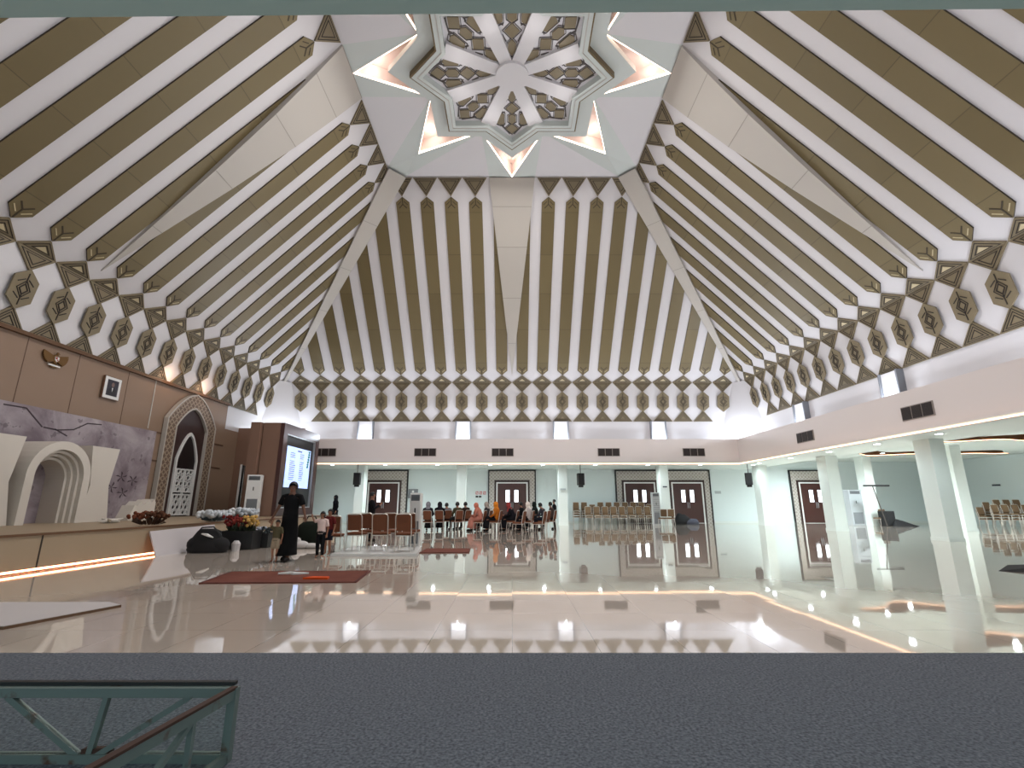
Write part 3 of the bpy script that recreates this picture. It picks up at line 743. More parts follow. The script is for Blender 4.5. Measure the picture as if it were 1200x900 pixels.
# ------------------------------------------------------------------ doors in the back wall
def door(n, x, label=None):
    y = YB
    m = MB(); m.box(x-1.0, x+1.0, y-.10, y-.02, 0, 2.65); d = struct(m.build('door_%d' % n, doorw))
    for sg in (-1, 1):
        MB().box(x+sg*.30-.125, x+sg*.30+.125, y-.13, y-.10, 1.4, 2.2).build('lit_pane', daylit, d)
        g_ = MB(); g_.ring([(x+sg*.3-.19, 1.36), (x+sg*.3+.19, 1.36), (x+sg*.3+.19, 2.24), (x+sg*.3-.19, 2.24)], [(x+sg*.3-.15, 1.4), (x+sg*.3+.15, 1.4), (x+sg*.3+.15, 2.2), (x+sg*.3-.15, 2.2)], lambda u, s, d_: (u, d_, s), y-.10, y-.14)
        g_.build('pane_frame', woodd, d)
        MB().tube([(x+sg*.06, y-.12, 1.0), (x+sg*.06, y-.18, 1.02), (x+sg*.06, y-.18, 1.35), (x+sg*.06, y-.12, 1.37)], .018, 6).build('door_handle', silver, d)
    fxz = lambda u, s, d_: (u, d_, s)
    def U(hw, h): return [(x-hw, 0), (x-hw, h), (x+hw, h), (x+hw, 0)]
    def band(o, i, d0, d1, name, mt):
        g_ = MB()
        for k in range(3):
            vs = [fxz(*o[k], d1), fxz(*o[k+1], d1), fxz(*i[k+1], d1), fxz(*i[k], d1), fxz(*o[k], d0), fxz(*o[k+1], d0), fxz(*i[k+1], d0), fxz(*i[k], d0)]
            g_.add(vs, [(0, 1, 2, 3), (4, 5, 1, 0), (3, 2, 6, 7)])
        g_.build(name, mt, d)
    band(U(1.09, 2.74), U(1.0, 2.65), y, y-.16, 'white_casing', whitep)
    band(U(1.22, 2.88), U(1.09, 2.74), y, y-.14, 'inner_black_frame', woodd)
    band(U(1.58, 3.5), U(1.22, 2.88), y, y-.10, 'lattice_surround', doorlat)
    band(U(1.66, 3.58), U(1.58, 3.5), y, y-.14, 'outer_black_frame', black)
    MB().box(x-1.0, x+1.0, y-.5, y-.12, 0, .012).build('painted_gap_light', whitep, d)  # white floor strip painted in for light from the gap under the door
for n_, x in enumerate((-8.9, 0.0, 8.85, 12.15, 21.0)): door(n_+1, x)

# ------------------------------------------------------------------ fittings
def vent(x, y, z, rz, label):
    r_ = thing('air_vent', label, 'vent', (x, y, z), rz, 'fascia air vents')
    MB().box(-.66, .66, -.03, 0, -.24, .24).build('frame', mat('vent_frame_beige', srgb(150, 140, 134), .6), r_)
    for k in range(3):
        g_ = MB()
        g_.box(-.625+k*.43, -.235+k*.43, -.04, -.03, -.21, .21)
        for i in range(8): g_.box(-.62+k*.43, -.24+k*.43, -.05, -.04, -.2+i*.052, -.175+i*.052)
        g_.build('grille', mat('vent_dark', srgb(44, 34, 32), .6), r_)
for i, x in enumerate((-11.2, -5.2, -.56, 5.8, 10.9)): vent(x, yf, 4.28, 0, 'dark triple air vent on the back fascia, %s from the left' % ORD[i])
for y, t in ((22.4, 'farther one near the corner'), (16.0, 'nearer and larger looking one')): vent(FA, y, 4.30, -PI/2, 'dark triple air vent on the right hand fascia, '+t)

dl0 = None; DL = []
def downlight(x, y, z, label, group):
    global dl0
    if dl0 is None:
        dl0 = thing('ceiling_downlight', label, 'ceiling light', (x, y, z), 0, group)
        MB().loft([(0, 0, 0, .15, .15), (0, 0, -.02, .14, .14), (0, 0, -.02, .11, .11)], 16, cap=False).build('rim', whitep, dl0)
        MB().prism([(.115*cos(a*PI/8), .115*sin(a*PI/8)) for a in range(16)], lambda u, s, d: (u, s, d), -.012, -.018).build('diffuser', mat('downlight_lens', srgb(255, 255, 255), .5, 0, srgb(230, 243, 255), 22.0), dl0)
        o = dl0
    else:
        o = copy_tree(dl0); o.location = (x, y, z); o['label'] = label; o['group'] = group
    DL.append((x, y, z))
for i in range(9): downlight(-11.1+3.25*i, 30.3, FZ0, 'bright round downlight in the back soffit row, %s from the left' % ORD[i], 'back soffit downlights')
for i, y in enumerate((28.9, 25.6, 22.4, 19.4, 16.5)): downlight(14.6, y, FZ0, 'bright round downlight in the right soffit row, %s from the back' % ORD[i], 'right soffit downlights')
k = 0
for x, y, t in ((18.9, 31.6, 'small downlight of the outer bay behind the second column'), (19.0, 26.6, 'outer bay downlight left of the nearest column'), (21.6, 28.4, 'farther outer bay downlight left of the nearest column'),
             (19.8, 20.9, 'outer bay downlight right of the nearest column, farther'), (19.6, 18.9, 'outer bay downlight right of the nearest column, nearer'), (26.5, 24.9, 'outer bay downlight near the right photo edge')):
    downlight(x, y, SOF2, t, 'outer bay downlights')

def speaker(x, y, z, rz, label):
    r_ = thing('hanging_speaker', label, 'speaker', (x, y, z), rz)
    MB().rbox(-.2, .2, -.18, .18, -.72, 0, .03).build('cabinet', black, r_)
    MB().box(-.17, .17, -.19, -.18, -.68, -.04).build('front_grille', mat('speaker_grille', srgb(34, 34, 36), .8), r_)
    MB().tube([(0, 0, 0), (0, 0, FZ0-z)], .02, 6).build('hanging_rod', black, r_)
    g_ = MB(); g_.box(-.14, .14, -.06, .06, -.84, -.72); g_.build('bracket', black, r_)
speaker(-9.45, 30.1, 3.12, .1, 'black speaker hanging left of the leftmost back door')
speaker(4.2, 30.2, 3.1, .15, 'black speaker hanging above the left end of the stacked chairs')
speaker(14.35, 29.9, 3.1, -.5, 'black speaker hanging in the back right corner')

def plaque(name, x, y, z, w, h, m, label, d=.03):
    return tag(MB().box(x-w/2, x+w/2, y-d, y, z-h/2, z+h/2).build(name, m), label, 'sign')
dk = mat('plaque_dark', srgb(60, 66, 76), .5); gp = mat('plaque_grey', srgb(168, 178, 180), .5)
plaque('wall_sign', -3.62, YB, 2.25, .30, .09, dk, 'small dark sign on the back wall left of the centre door')
plaque('wall_sign', 3.15, 30.62, 2.15, .34, .10, gp, 'thin grey sign on the white column right of the centre door')
plaque('wall_sign', 9.45, 30.62, 2.3, .26, .08, dk, 'small dark sign on the column between two back doors')
plaque('wall_sign', 14.3, YB, 2.05, .42, .18, gp, 'pale sign on the back wall right of the adjacent doors')
plaque('wall_sign', 24.6, YB, 2.2, .5, .16, gp, 'pale sign on the wall right of the silver air conditioner')
tag(MB().box(XR-.03, XR, 30.4, 30.9, 2.35, 2.45).build('wall_sign', dk), 'small dark sign high on the right hand wall above stacked chairs', 'sign')
pn = thing('safety_sign', 'red and black pictogram signs on the wall left of the centre door', 'sign', (-2.15, YB, 1.7))
for i in range(3):
    g_ = MB(); fz2 = lambda u, s, d: (u, d, s); x = -.28+.26*i; 
    g_.prism([(x-.1, .2), (x+.1, .2), (x+.1, .42), (x-.1, .42)], fz2, 0, -.02, 0)
    g_.ring([(x-.09, .21), (x+.09, .21), (x+.09, .41), (x-.09, .41)], [(x-.06, .25), (x+.06, .25), (x+.06, .37), (x-.06, .37)], fz2, -.02, -.024, 1)
    g_.seg((x-.05, .26), (x+.05, .37), .02, fz2, -.02, -.024, 1)
    g_.build('red_pictogram', [whitep, mat('sign_red', srgb(190, 50, 60), .5)], pn)
for i in range(2):
    g_ = MB(); x = -.28+.22*i; g_.prism([(x-.09, 0), (x+.09, 0), (x+.09, .12), (x-.09, .12)], lambda u, s, d: (u, d, s), 0, -.02); g_.build('black_pictogram', black, pn)
bx_ = thing('meter_panel', 'grey control panel on the wall right of the leftmost door', 'panel', (-6.85, YB-.02, 1.85))
MB().rbox(-.33, .33, -.12, 0, -.2, .42, .02).build('housing', greyplas, bx_); MB().prism([(.08*cos(a*PI/6), .25+.08*sin(a*PI/6)) for a in range(12)], lambda u, s, d: (u, d, s), -.12, -.13).build('dial', whitep, bx_)
MB().box(-.25, .25, -.03, 0, -.42, -.32).build('name_plate', whitep, bx_)

# ------------------------------------------------------------------ chairs
fab = mat('brown_fabric', srgb(112, 70, 50), .85, spec=.2); fab2 = mat('tan_fabric', srgb(108, 86, 64), .85, spec=.2)
def rr_path(w, h0, h1, y0, y1, r=.07):
    pts = [(-w, y0, h0), (-w, y0+(y1-y0)*.9, h1-r), (-w+r*.3, y1, h1-r*.3), (-w+r, y1, h1), (w-r, y1, h1), (w-r*.3, y1, h1-r*.3), (w, y0+(y1-y0)*.9, h1-r), (w, y0, h0)]
    return pts
def make_chair(fabm, simple=False, name='banquet_chair'):
    r_ = empty(name, (0, 0, 0))
    MB().rbox(-.21, .21, -.2, .24, .41, .48, .025).build('seat', fabm, r_)
    b_ = MB(); b_.rbox(-.185, .185, -.03, .03, 0, .42, .028)
    o = b_.build('backrest', fabm, r_); o.location = (0, -.235, .53); o.rotation_euler = (.14, 0, 0)
    f = MB(); f.tube(rr_path(.21, .40, .965, -.20, -.30), .013, 6); f.bar((-.2, -.2, .40), (.2, -.2, .40), .022); f.bar((-.2, .22, .40), (.2, .22, .40), .022); f.bar((-.2, -.2, .40), (-.2, .22, .40), .022); f.bar((.2, -.2, .40), (.2, .22, .40), .022)
    if not simple:
        f.build('frame', chrome, r_)
        for sx, sy in ((-1, -1), (1, -1), (-1, 1), (1, 1)):
            MB().tube([(sx*.2, sy*.21, .41), (sx*.215, sy*.26, 0)], [.014, .012], 6).build('leg', chrome, r_)
    else:
        for sx, sy in ((-1, -1), (1, -1), (-1, 1), (1, 1)): f.tube([(sx*.2, sy*.21, .41), (sx*.215, sy*.26, 0)], [.016, .014], 5)
        f.build('frame', chrome, r_)
    return r_
chairA = make_chair(fab); chairB = make_chair(fab2, True); chairC = make_chair(fab, True)
used = set()
def place(proto, x, y, rz, label, group, z=0):
    if proto.name not in used: used.add(proto.name); o = proto
    else: o = copy_tree(proto)
    o.location = (x, y, z); o.rotation_euler = (0, 0, rz)
    tag(o, label, 'chair', group); return o
def PX(px, Y, h=0): F = Y*.9709+(h-1.3)*.2393; return (px-600)/568*F

# low white platform under the near chairs
pl = MB(); pl.prism([(-4.6, 12.95), (-2.40, 12.95), (-2.72, 15.35), (-4.75, 15.35)], lambda u, s, d: (u, s, d), 0, .06); tag(pl.build('low_platform', mat('platform_white', srgb(206, 206, 204), .25)), 'thin white platform under the near row of brown chairs', 'platform')
near = [(391, 14.2, .10, 'leftmost of the near front row, half behind the children'), (417, 13.9, -.06, 'second of the near front row, on the white platform'), (446, 13.9, .02, 'third of the near front row, on the white platform'), (473.5, 13.7, .0, 'rightmost of the near front row, on the white platform')]
for px, Y, rz, t in near: x = PX(px, Y); place(chairA, x, Y, rz, 'brown banquet chair seen from behind, '+t, 'near chairs', .061 if x > -4.45 else .0)
for px, Y, t in ((430, 15.0, 'second row, in the gap after the second front chair'), (459, 15.0, 'second row, in the gap after the third front chair'), (481, 15.1, 'second row, peeping out right of the last front chair')):
    place(chairA, PX(px, Y), Y, -.1, 'brown banquet chair seen from behind, '+t, 'near chairs', .061)
for px, Y, t in ((440, 16.5, 'third row, its rail above the middle front chairs'), (457, 16.6, 'third row, right of the one with a high rail')):
    place(chairA, PX(px, Y), Y, .05, 'brown banquet chair seen from behind, '+t, 'near chairs', 0)
# stacks against the back wall
LV = ['bottom of', 'second up in', 'third up in', 'top of']
for i in range(11):
    x = 4.3+.55*i; y = 33.5
    nst = 4 if i not in (2, 9) else 3
    for q in range(nst):
        lv = LV[q] if q < nst-1 else 'top of'
        place(chairB, x, y-.05*q, PI, 'tan banquet chair by the back doors, %s the %s stack from the left' % (lv, ORD[i]), 'stacked chairs at back wall', q*.14)
for i in range(8):
    for q in range(2):
        place(chairB, 4.95+.55*i, 32.35, PI, 'tan chair by the back doors, front row, %s of the %s pair from left' % (('lower', 'upper')[q], ORD[i]), 'front row of stacked chairs at back wall', q*.14)
for x, t in ((9.02, 'left'), (9.46, 'right')): place(chairB, x, 30.05, 2.6, 'tan banquet chair turned sideways by the dark bag heap, %s one of the pair' % t, 'pair of chairs by the doors')
for i in range(5):
    x = 27.0+.58*i; y = 28.9-(.0 if i else .25)
    nst = [2, 4, 5, 5, 5][i]
    for q in range(nst):
        lv = 'top of' if q == nst-1 else ['bottom of', 'second up in', 'third up in', 'fourth up in'][q]
        place(chairB, x, y-.04*q, PI, 'tan banquet chair by the right wall, %s the %s stack from the left' % (lv, ORD[i]), 'stacked chairs at right wall', q*.14)
for i in range(4):
    for q in range(3):
        place(chairB, 27.15+.58*i, 27.95-.03*q, PI, 'tan chair by the right wall, front row, %s the %s stack from the left' % (('bottom of', 'middle of', 'top of')[q], ORD[i]), 'front row of stacked chairs at right wall', q*.14)

# ------------------------------------------------------------------ people
def skin_mesh(verts, edges, rad, root=0, sub=1):
    me = bpy.data.meshes.new('tmp'); me.from_pydata(verts, edges, [])
    o = bpy.data.objects.new('tmp', me); C.objects.link(o)
    sk = o.modifiers.new('s', 'SKIN'); sk.use_smooth_shade = True
    for i, v in enumerate(me.skin_vertices[0].data):
        v.radius = (rad[i], rad[i]); v.use_root = (i == root)
    sb = o.modifiers.new('b', 'SUBSURF'); sb.levels = sub; sb.render_levels = sub
    dg = bpy.context.evaluated_depsgraph_get(); dg.update()
    out = bpy.data.meshes.new_from_object(o.evaluated_get(dg)); bpy.data.objects.remove(o)
    out.polygons.foreach_set('use_smooth', [True]*len(out.polygons))
    return out
def lerp(a, b, t): return tuple(a[i]+(b[i]-a[i])*t for i in range(3))
def body_mesh(J, child=False):
    V = []; E = []; Rr = []
    def add(p_, r, par=None):
        V.append(tuple(p_)); Rr.append(r); i = len(V)-1
        if par is not None: E.append((par, i))
        return i
    pel = add(J['pelvis'], .12); sp = add(J['spine'], .115, pel); ch = add(J['chest'], .13, sp)
    nk = add(J['neck'], .052, ch); hb = add(J['jaw'], .060, nk); hm = add(J['head'], .088, hb); ht = add(J['crown'], .062, hm)
    f = Vector(J['face']).normalized()
    add(Vector(J['head'])*.6+Vector(J['jaw'])*.4+f*.098, .014, hm)       # nose
    side = f.cross(Vector((0, 0, 1))).normalized()
    for sg in (-1, 1): add(Vector(J['head'])*.8+Vector(J['jaw'])*.2+side*sg*.088-f*.01, .014, hm)
    for s in ('L', 'R'):
        sh = add(J['shoulder'+s], .056, ch); el = add(J['elbow'+s], .04, sh); wr = add(J['wrist'+s], .026, el)
        d = (Vector(J['hand'+s])-Vector(J['wrist'+s])).normalized(); 
        lat = d.cross(f if abs(d.dot(f)) < .9 else Vector((0, 0, 1))).normalized()
        if s == 'L': lat = -lat
        nrm = d.cross(lat).normalized()
        pm = add(Vector(J['wrist'+s])+d*.06, .03, wr)
        for q in range(4):
            ln = (.030, .034, .032, .025)[q]
            a_ = Vector(J['wrist'+s])+d*.095+lat*(q-1.5)*.021
            k1 = add(a_, .0095, pm); k2 = add(a_+d*ln+nrm*.008, .0085, k1); add(a_+d*ln*1.7+nrm*.028, .0075, k2)
        t1 = add(Vector(J['wrist'+s])+d*.045-lat*.042, .011, pm); add(Vector(J['wrist'+s])+d*.08-lat*.058+nrm*.012, .009, t1)
        hp_ = add(J['hip'+s], .088, pel); kn = add(J['knee'+s], .058, hp_); an = add(J['ankle'+s], .036, kn)
        add(J['toe'+s], .032, an)
    return skin_mesh(V, E, Rr)
STAND = dict(pelvis=(0, 0, .95), spine=(0, .0, 1.13), chest=(0, 0, 1.33), neck=(0, 0, 1.47), jaw=(0, .018, 1.56), head=(0, .01, 1.625), crown=(0, 0, 1.68), face=(0, 1, 0),
    shoulderL=(-.18, 0, 1.40), elbowL=(-.24, -.03, 1.12), wristL=(-.25, .06, .88), handL=(-.25, .09, .78),
    shoulderR=(.18, 0, 1.40), elbowR=(.24, -.03, 1.12), wristR=(.25, .06, .88), handR=(.25, .09, .78),
    hipL=(-.09, 0, .90), kneeL=(-.10, .03, .50), ankleL=(-.10, -.02, .08), toeL=(-.11, .14, .035),
    hipR=(.09, 0, .90), kneeR=(.10, .03, .50), ankleR=(.10, -.02, .08), toeR=(.11, .14, .035))
SEAT = dict(pelvis=(0, -.06, .58), spine=(0, -.09, .76), chest=(0, -.07, .97), neck=(0, -.04, 1.10), jaw=(0, -.005, 1.18), head=(0, -.01, 1.245), crown=(0, -.02, 1.30), face=(0, 1, -.1),
    shoulderL=(-.18, -.07, 1.03), elbowL=(-.24, .0, .78), wristL=(-.13, .22, .68), handL=(-.06, .30, .66),
    shoulderR=(.18, -.07, 1.03), elbowR=(.24, .0, .78), wristR=(.13, .22, .68), handR=(.06, .30, .66),
    hipL=(-.09, -.04, .57), kneeL=(-.12, .40, .55), ankleL=(-.12, .43, .08), toeL=(-.13, .58, .035),
    hipR=(.09, -.04, .57), kneeR=(.12, .40, .55), ankleR=(.12, .43, .08), toeR=(.13, .58, .035))
LEAN = dict(SEAT); LEAN.update(spine=(0, -.03, .76), chest=(0, .07, .95), neck=(0, .13, 1.07), jaw=(0, .18, 1.13), head=(0, .20, 1.20), crown=(0, .20, 1.28), face=(0, 1, -.35),
    shoulderL=(-.18, .07, 1.0), elbowL=(-.22, .18, .74), wristL=(-.1, .38, .72), handL=(-.05, .46, .74), shoulderR=(.18, .07, 1.0), elbowR=(.22, .18, .74), wristR=(.1, .38, .72), handR=(.05, .46, .74))
BM = {}
def get_body(key, J):
    if key not in BM: BM[key] = body_mesh(J)
    return BM[key]
CM = {}
def cm(rgb): 
    k = 'cloth_%d_%d_%d' % rgb
    return mat(k, srgb(*rgb), .9, spec=.15)
def person(label, loc, rz, key, J, top, bottom=None, hair='short', scarf=None, skin=None, sleeves='long', skirt=False, scale=1, shoes=(30, 26, 26), face=False, shorts=False, robe=False, head_k=1, barefoot=False, group=None):
    r_ = tag(empty('person', loc, rz), label, 'person', group); r_.scale = (scale,)*3
    me = get_body(key, J).copy(); me.name = 'body'; me.materials.clear(); me.materials.append(skin or skin_m)
    bo = bpy.data.objects.new('body', me); C.objects.link(bo); bo.parent = r_
    # top
    t = MB(); pv, sp, ch, nk = (Vector(J[q]) for q in ('pelvis', 'spine', 'chest', 'neck'))
    t.loft([(pv.x, pv.y, pv.z-.06, .165, .135), (pv.x, pv.y, pv.z+.04, .17, .135), (sp.x, sp.y, sp.z, .16, .13), (ch.x, ch.y, ch.z, .19, .135), (ch.x, ch.y, ch.z+.07, .175, .11), (nk.x, nk.y-.0, nk.z-.0, .07, .066)], 16)
    for s in 'LR':
        sh, el, wr = J['shoulder'+s], J['elbow'+s], J['wrist'+s]
        if sleeves == 'long': t.tube([lerp((nk.x, nk.y, nk.z-.05), sh, .2), lerp((nk.x, nk.y, nk.z-.03), sh, .7), sh, lerp(sh, el, .5), el, lerp(el, wr, .92)], [.062, .068, .07, .062, .054, .042], 10)
        else: t.tube([lerp((nk.x, nk.y, nk.z-.05), sh, .2), lerp((nk.x, nk.y, nk.z-.03), sh, .7), sh, lerp(sh, el, .4), lerp(sh, el, .8)], [.062, .068, .07, .066, .066], 10)
    t.build('shirt', cm(top), r_, True)
    # bottom
    bcol = bottom or top; b_ = MB()
    if robe:
        b_.loft([(0, .01, .13, .205, .31), (0, .01, .3, .20, .27), (0, .01, .6, .20, .21), (0, 0, .85, .18, .155), (0, 0, 1.0, .172, .138)], 18)
        b_.build('long_robe', cm(bcol), r_, True)
    elif skirt:
        kx = (Vector(J['kneeL'])+Vector(J['kneeR']))/2; ax = (Vector(J['ankleL'])+Vector(J['ankleR']))/2
        b_.tube([(pv.x, pv.y-.02, pv.z), lerp(pv, kx, .5), (kx.x, kx.y-.02, kx.z), lerp(kx, ax, .25), lerp(kx, ax, .6), (ax.x, ax.y, .14)], [.17, .18, .17, .19, .21, .23], 14)
        b_.build('long_skirt', cm(bcol), r_, True)
    else:
        b_.loft([(pv.x, pv.y, pv.z-.10, .16, .13), (pv.x, pv.y, pv.z, .17, .14), (pv.x, pv.y, pv.z+.06, .165, .135)], 14)
        for s in 'LR':
            hp_, kn, an = J['hip'+s], J['knee'+s], J['ankle'+s]
            if shorts: b_.tube([lerp(hp_, pv, .3), hp_, lerp(hp_, kn, .85)], [.10, .105, .10], 10)
            else: b_.tube([lerp(hp_, pv, .3), hp_, lerp(hp_, kn, .5), kn, lerp(kn, an, .5), lerp(kn, an, .95)], [.10, .105, .095, .078, .066, .058], 10)
        b_.build('shorts' if shorts else 'trousers', cm(bcol), r_, True)
    h = Vector(J['head']); f = Vector(J['face']).normalized(); jw = Vector(J['jaw'])
    hc = h+Vector((0, 0, .005))
    if scarf:
        s_ = MB()
        s_.ball(hc+Vector((0, 0, 0)), (.118, .125, .145), 16, 12, skip=lambda c_: (c_-hc).normalized().dot(f) > .80 and c_.z < hc.z+.07)
        s_.loft([(nk.x, nk.y-.01, ch.z-.04, .20, .15), (nk.x, nk.y, ch.z+.06, .185, .145), (nk.x, nk.y, nk.z, .11, .105), (jw.x, jw.y-.01, jw.z+.0, .105, .11)], 16, cap=False)
        s_.build('headscarf', cm(scarf), r_, True)
    elif hair:
        s_ = MB(); s_.ball(hc+Vector((0, 0, .012))-f*.012, (.102, .112, .125), 16, 12, skip=lambda c_: ((c_-hc).dot(f) > .045 and c_.z < hc.z+.062) or c_.z < hc.z-(.035 if hair == 'short' else .16))
        if hair == 'long': s_.loft([(hc.x-f.x*.04, hc.y-f.y*.04, hc.z-.2, .075, .05), (hc.x-f.x*.04, hc.y-f.y*.04, hc.z, .1, .085)], 12, cap=False)
        s_.build('hair', hairm, r_, True)
    if face:
        side = f.cross(Vector((0, 0, 1))).normalized(); 
        for sg in (-1, 1):
            e_ = MB(); e_.ball(h*.75+jw*.25+f*.088+side*sg*.034, (.012, .008, .008), 8, 5); e_.build('eye', eye_m, r_, True)
        m_ = MB(); m_.ball(h*.12+jw*.88+f*.074, (.026, .008, .007), 8, 5); m_.build('mouth', mat('lip', srgb(120, 60, 52), .5), r_, True)
    if not barefoot:
        for s in 'LR':
            a_, t_ = Vector(J['ankle'+s]), Vector(J['toe'+s]); g_ = MB(); d = (t_-a_); d.z = 0; d.normalize()
            fz0 = t_.z-.035
            g_.tube([(a_.x-d.x*.06, a_.y-d.y*.06, fz0+.045), (a_.x, a_.y, fz0+.055), (t_.x, t_.y, fz0+.045), (t_.x+d.x*.05, t_.y+d.y*.05, fz0+.03)], [.038, .05, .048, .028], 10, flat=.8)
            g_.build('shoe', cm(shoes), r_, True)
    return r_

# the man walking with two children
MAN = dict(STAND); k = 1.0
MAN.update(shoulderL=(-.19, 0, 1.41), elbowL=(-.27, -.02, 1.18), wristL=(-.35, .04, .99), handL=(-.38, .05, .90),
    shoulderR=(.19, 0, 1.41), elbowR=(.28, -.01, 1.20), wristR=(.38, .05, .96), handR=(.42, .06, .87),
    kneeL=(-.09, .10, .50), ankleL=(-.10, .16, .08), toeL=(-.12, .32, .035), kneeR=(.1, -.02, .5), ankleR=(.1, -.2, .10), toeR=(.11, -.06, .035),
    pelvis=(0, 0, .97), face=(0, 1, -.08))
mx, my = -5.27, 11.95
person('man in black short-sleeved shirt and long black robe walking with two children', (mx, my, 0), PI, 'man', MAN, (20, 20, 23), (13, 13, 15), robe=True, sleeves='short', scale=1.03, face=True, skin=skin_d)
BOY = dict(STAND); BOY.update(shoulderL=(-.18, 0, 1.40), elbowL=(-.3, .02, 1.58), wristL=(-.2, .0, 1.80), handL=(-.17, .0, 1.9))
person('toddler boy in olive shirt and beige shorts holding the man\'s hand', (-5.43, my-.25, 0), PI, 'boy', dict(STAND, elbowR=(.3, .02, 1.50), wristR=(.22, 0, 1.72), handR=(.18, 0, 1.82)), (88, 82, 62), (160, 144, 124), sleeves='short', shorts=True, scale=.53, face=True, barefoot=True)
GIRL = dict(STAND); GIRL.update(elbowR=(.32, 0, 1.36), wristR=(.40, .0, 1.52), handR=(.43, 0, 1.61))
person('small girl in pale pink t-shirt and black leggings holding the man\'s hand', (PX(374, 12.7), 12.7, 0), PI, 'girl', GIRL, (222, 198, 192), (22, 22, 26), sleeves='short', hair='long', scale=.63, face=True, barefoot=True)
person('child in red shirt and navy shorts behind the small girl', (PX(383, 13.25), 13.25, 0), PI-.3, 'stand', STAND, (98, 36, 36), (30, 32, 44), sleeves='short', hair='short', shorts=True, scale=.66, face=True, barefoot=True)
person('woman in black dress standing past the far end of the stage', (PX(391, 28.4), 28.4, 0), 2.3, 'stand', STAND, (20, 20, 24), (18, 18, 22), scarf=(34, 34, 40), skirt=True, scale=1.0)
PHONE = dict(STAND, elbowR=(.22, .06, 1.14), wristR=(.10, .28, 1.28), handR=(.06, .34, 1.36), elbowL=(-.22, .06, 1.14), wristL=(-.06, .28, 1.26), handL=(-.0, .34, 1.34))
person('person in black looking at a phone behind the near brown chairs', (PX(433, 17.9), 17.9, 0), -1.3, 'phone', PHONE, (20, 20, 24), (16, 16, 18), scale=.97)
ph = PX(433, 17.9)
tag(MB().rbox(-.035, .035, -.006, .006, -.07, .07, .004).build('phone', black, loc=(ph+.36, 17.99, 1.34), rz=-1.3), 'dark phone held by the standing person in black', 'phone')

# seated audience, most of them turned towards the stage on the left
W = 'audience chairs'
aud = [  # px, Y, facing, pose, label, top, bottom, scarf, skirt
 (500.8, 24.6, .0, 'seat', 'seated woman in grey headscarf, leftmost of the audience, back to the camera', (40, 40, 46), (30, 30, 34), (128, 128, 134), True),
 (514.5, 25.0, .05, 'seat', 'seated woman in black headscarf, second from the left in the audience', (26, 26, 30), (22, 22, 26), (26, 24, 32), True),
 (523.5, 26.1, .35, 'lean', 'seated man in grey shirt and dark cap, third from the left in the audience', (92, 96, 106), (30, 30, 36), None, False),
 (535, 25.2, .6, 'seat', 'seated man in olive jacket with black hair, fourth from the left', (70, 66, 46), (40, 38, 36), None, False),
 (544.5, 26.2, .8, 'seat', 'seated man in dark brown jacket, just left of the wall pictograms', (50, 36, 30), (26, 26, 30), None, False),
 (562, 24.4, 1.25, 'lean', 'seated woman in salmon pink headscarf and dress leaning forward', (182, 118, 102), (176, 116, 102), (196, 116, 96), True),
 (569.5, 26.3, 1.2, 'seat', 'seated woman in beige-grey headscarf behind the pink one', (60, 58, 60), (24, 24, 28), (170, 158, 148), True),
 (580.5, 24.2, 1.3, 'seat', 'seated woman in mustard orange headscarf and black skirt', (180, 104, 34), (18, 18, 22), (204, 124, 40), True),
 (600.5, 24.6, 1.3, 'lean', 'seated woman in dark red headscarf before the centre door', (28, 26, 32), (20, 20, 24), (150, 62, 60), True),
 (610, 26.9, 1.25, 'seat', 'seated person in black with dark hair before the centre door', (26, 26, 30), (20, 20, 24), None, False),
 (618.5, 24.3, 1.35, 'seat', 'seated woman in white headscarf and pale grey top with black skirt', (186, 178, 176), (16, 16, 20), (226, 216, 208), True),
 (626, 26.0, 1.3, 'seat', 'seated woman in dark green headscarf right of the centre door', (34, 40, 38), (22, 24, 26), (30, 38, 36), True),
 (637.5, 24.6, 1.1, 'lean', 'seated man in charcoal hooded jacket near the white column', (52, 54, 62), (30, 32, 42), None, False),
 (645, 25.6, 1.2, 'seat', 'seated man in brown-grey shirt with black hair near the white column', (74, 62, 58), (30, 30, 34), None, False)]
for px, Y, fz_, key, lb, top, bot, scf, skt in aud:
    x = PX(px, Y); J = SEAT if key == 'seat' else LEAN
    place(chairC, x, Y, fz_, 'brown banquet chair under the '+lb.replace('seated ', '', 1).split(',')[0], W)
    person(lb, (x, Y, -.0), fz_, key, J, top, bot, scarf=scf, skirt=skt)
person('person in black standing at the right end of the audience by the column', (PX(650, 26.4), 26.4, 0), 1.4, 'stand', STAND, (22, 24, 28), (20, 20, 24), scale=.86)
for px, Y, t in ((551, 26.6, 'empty, left of the pink-dressed woman'), (592, 26.9, 'empty, behind the woman in the mustard headscarf'), (608, 22.8, 'empty, in front of the centre door audience'), (632, 22.6, 'empty, front right of the audience')):
    place(chairC, PX(px, Y), Y, 1.2, 'brown banquet chair among the audience, '+t, W)

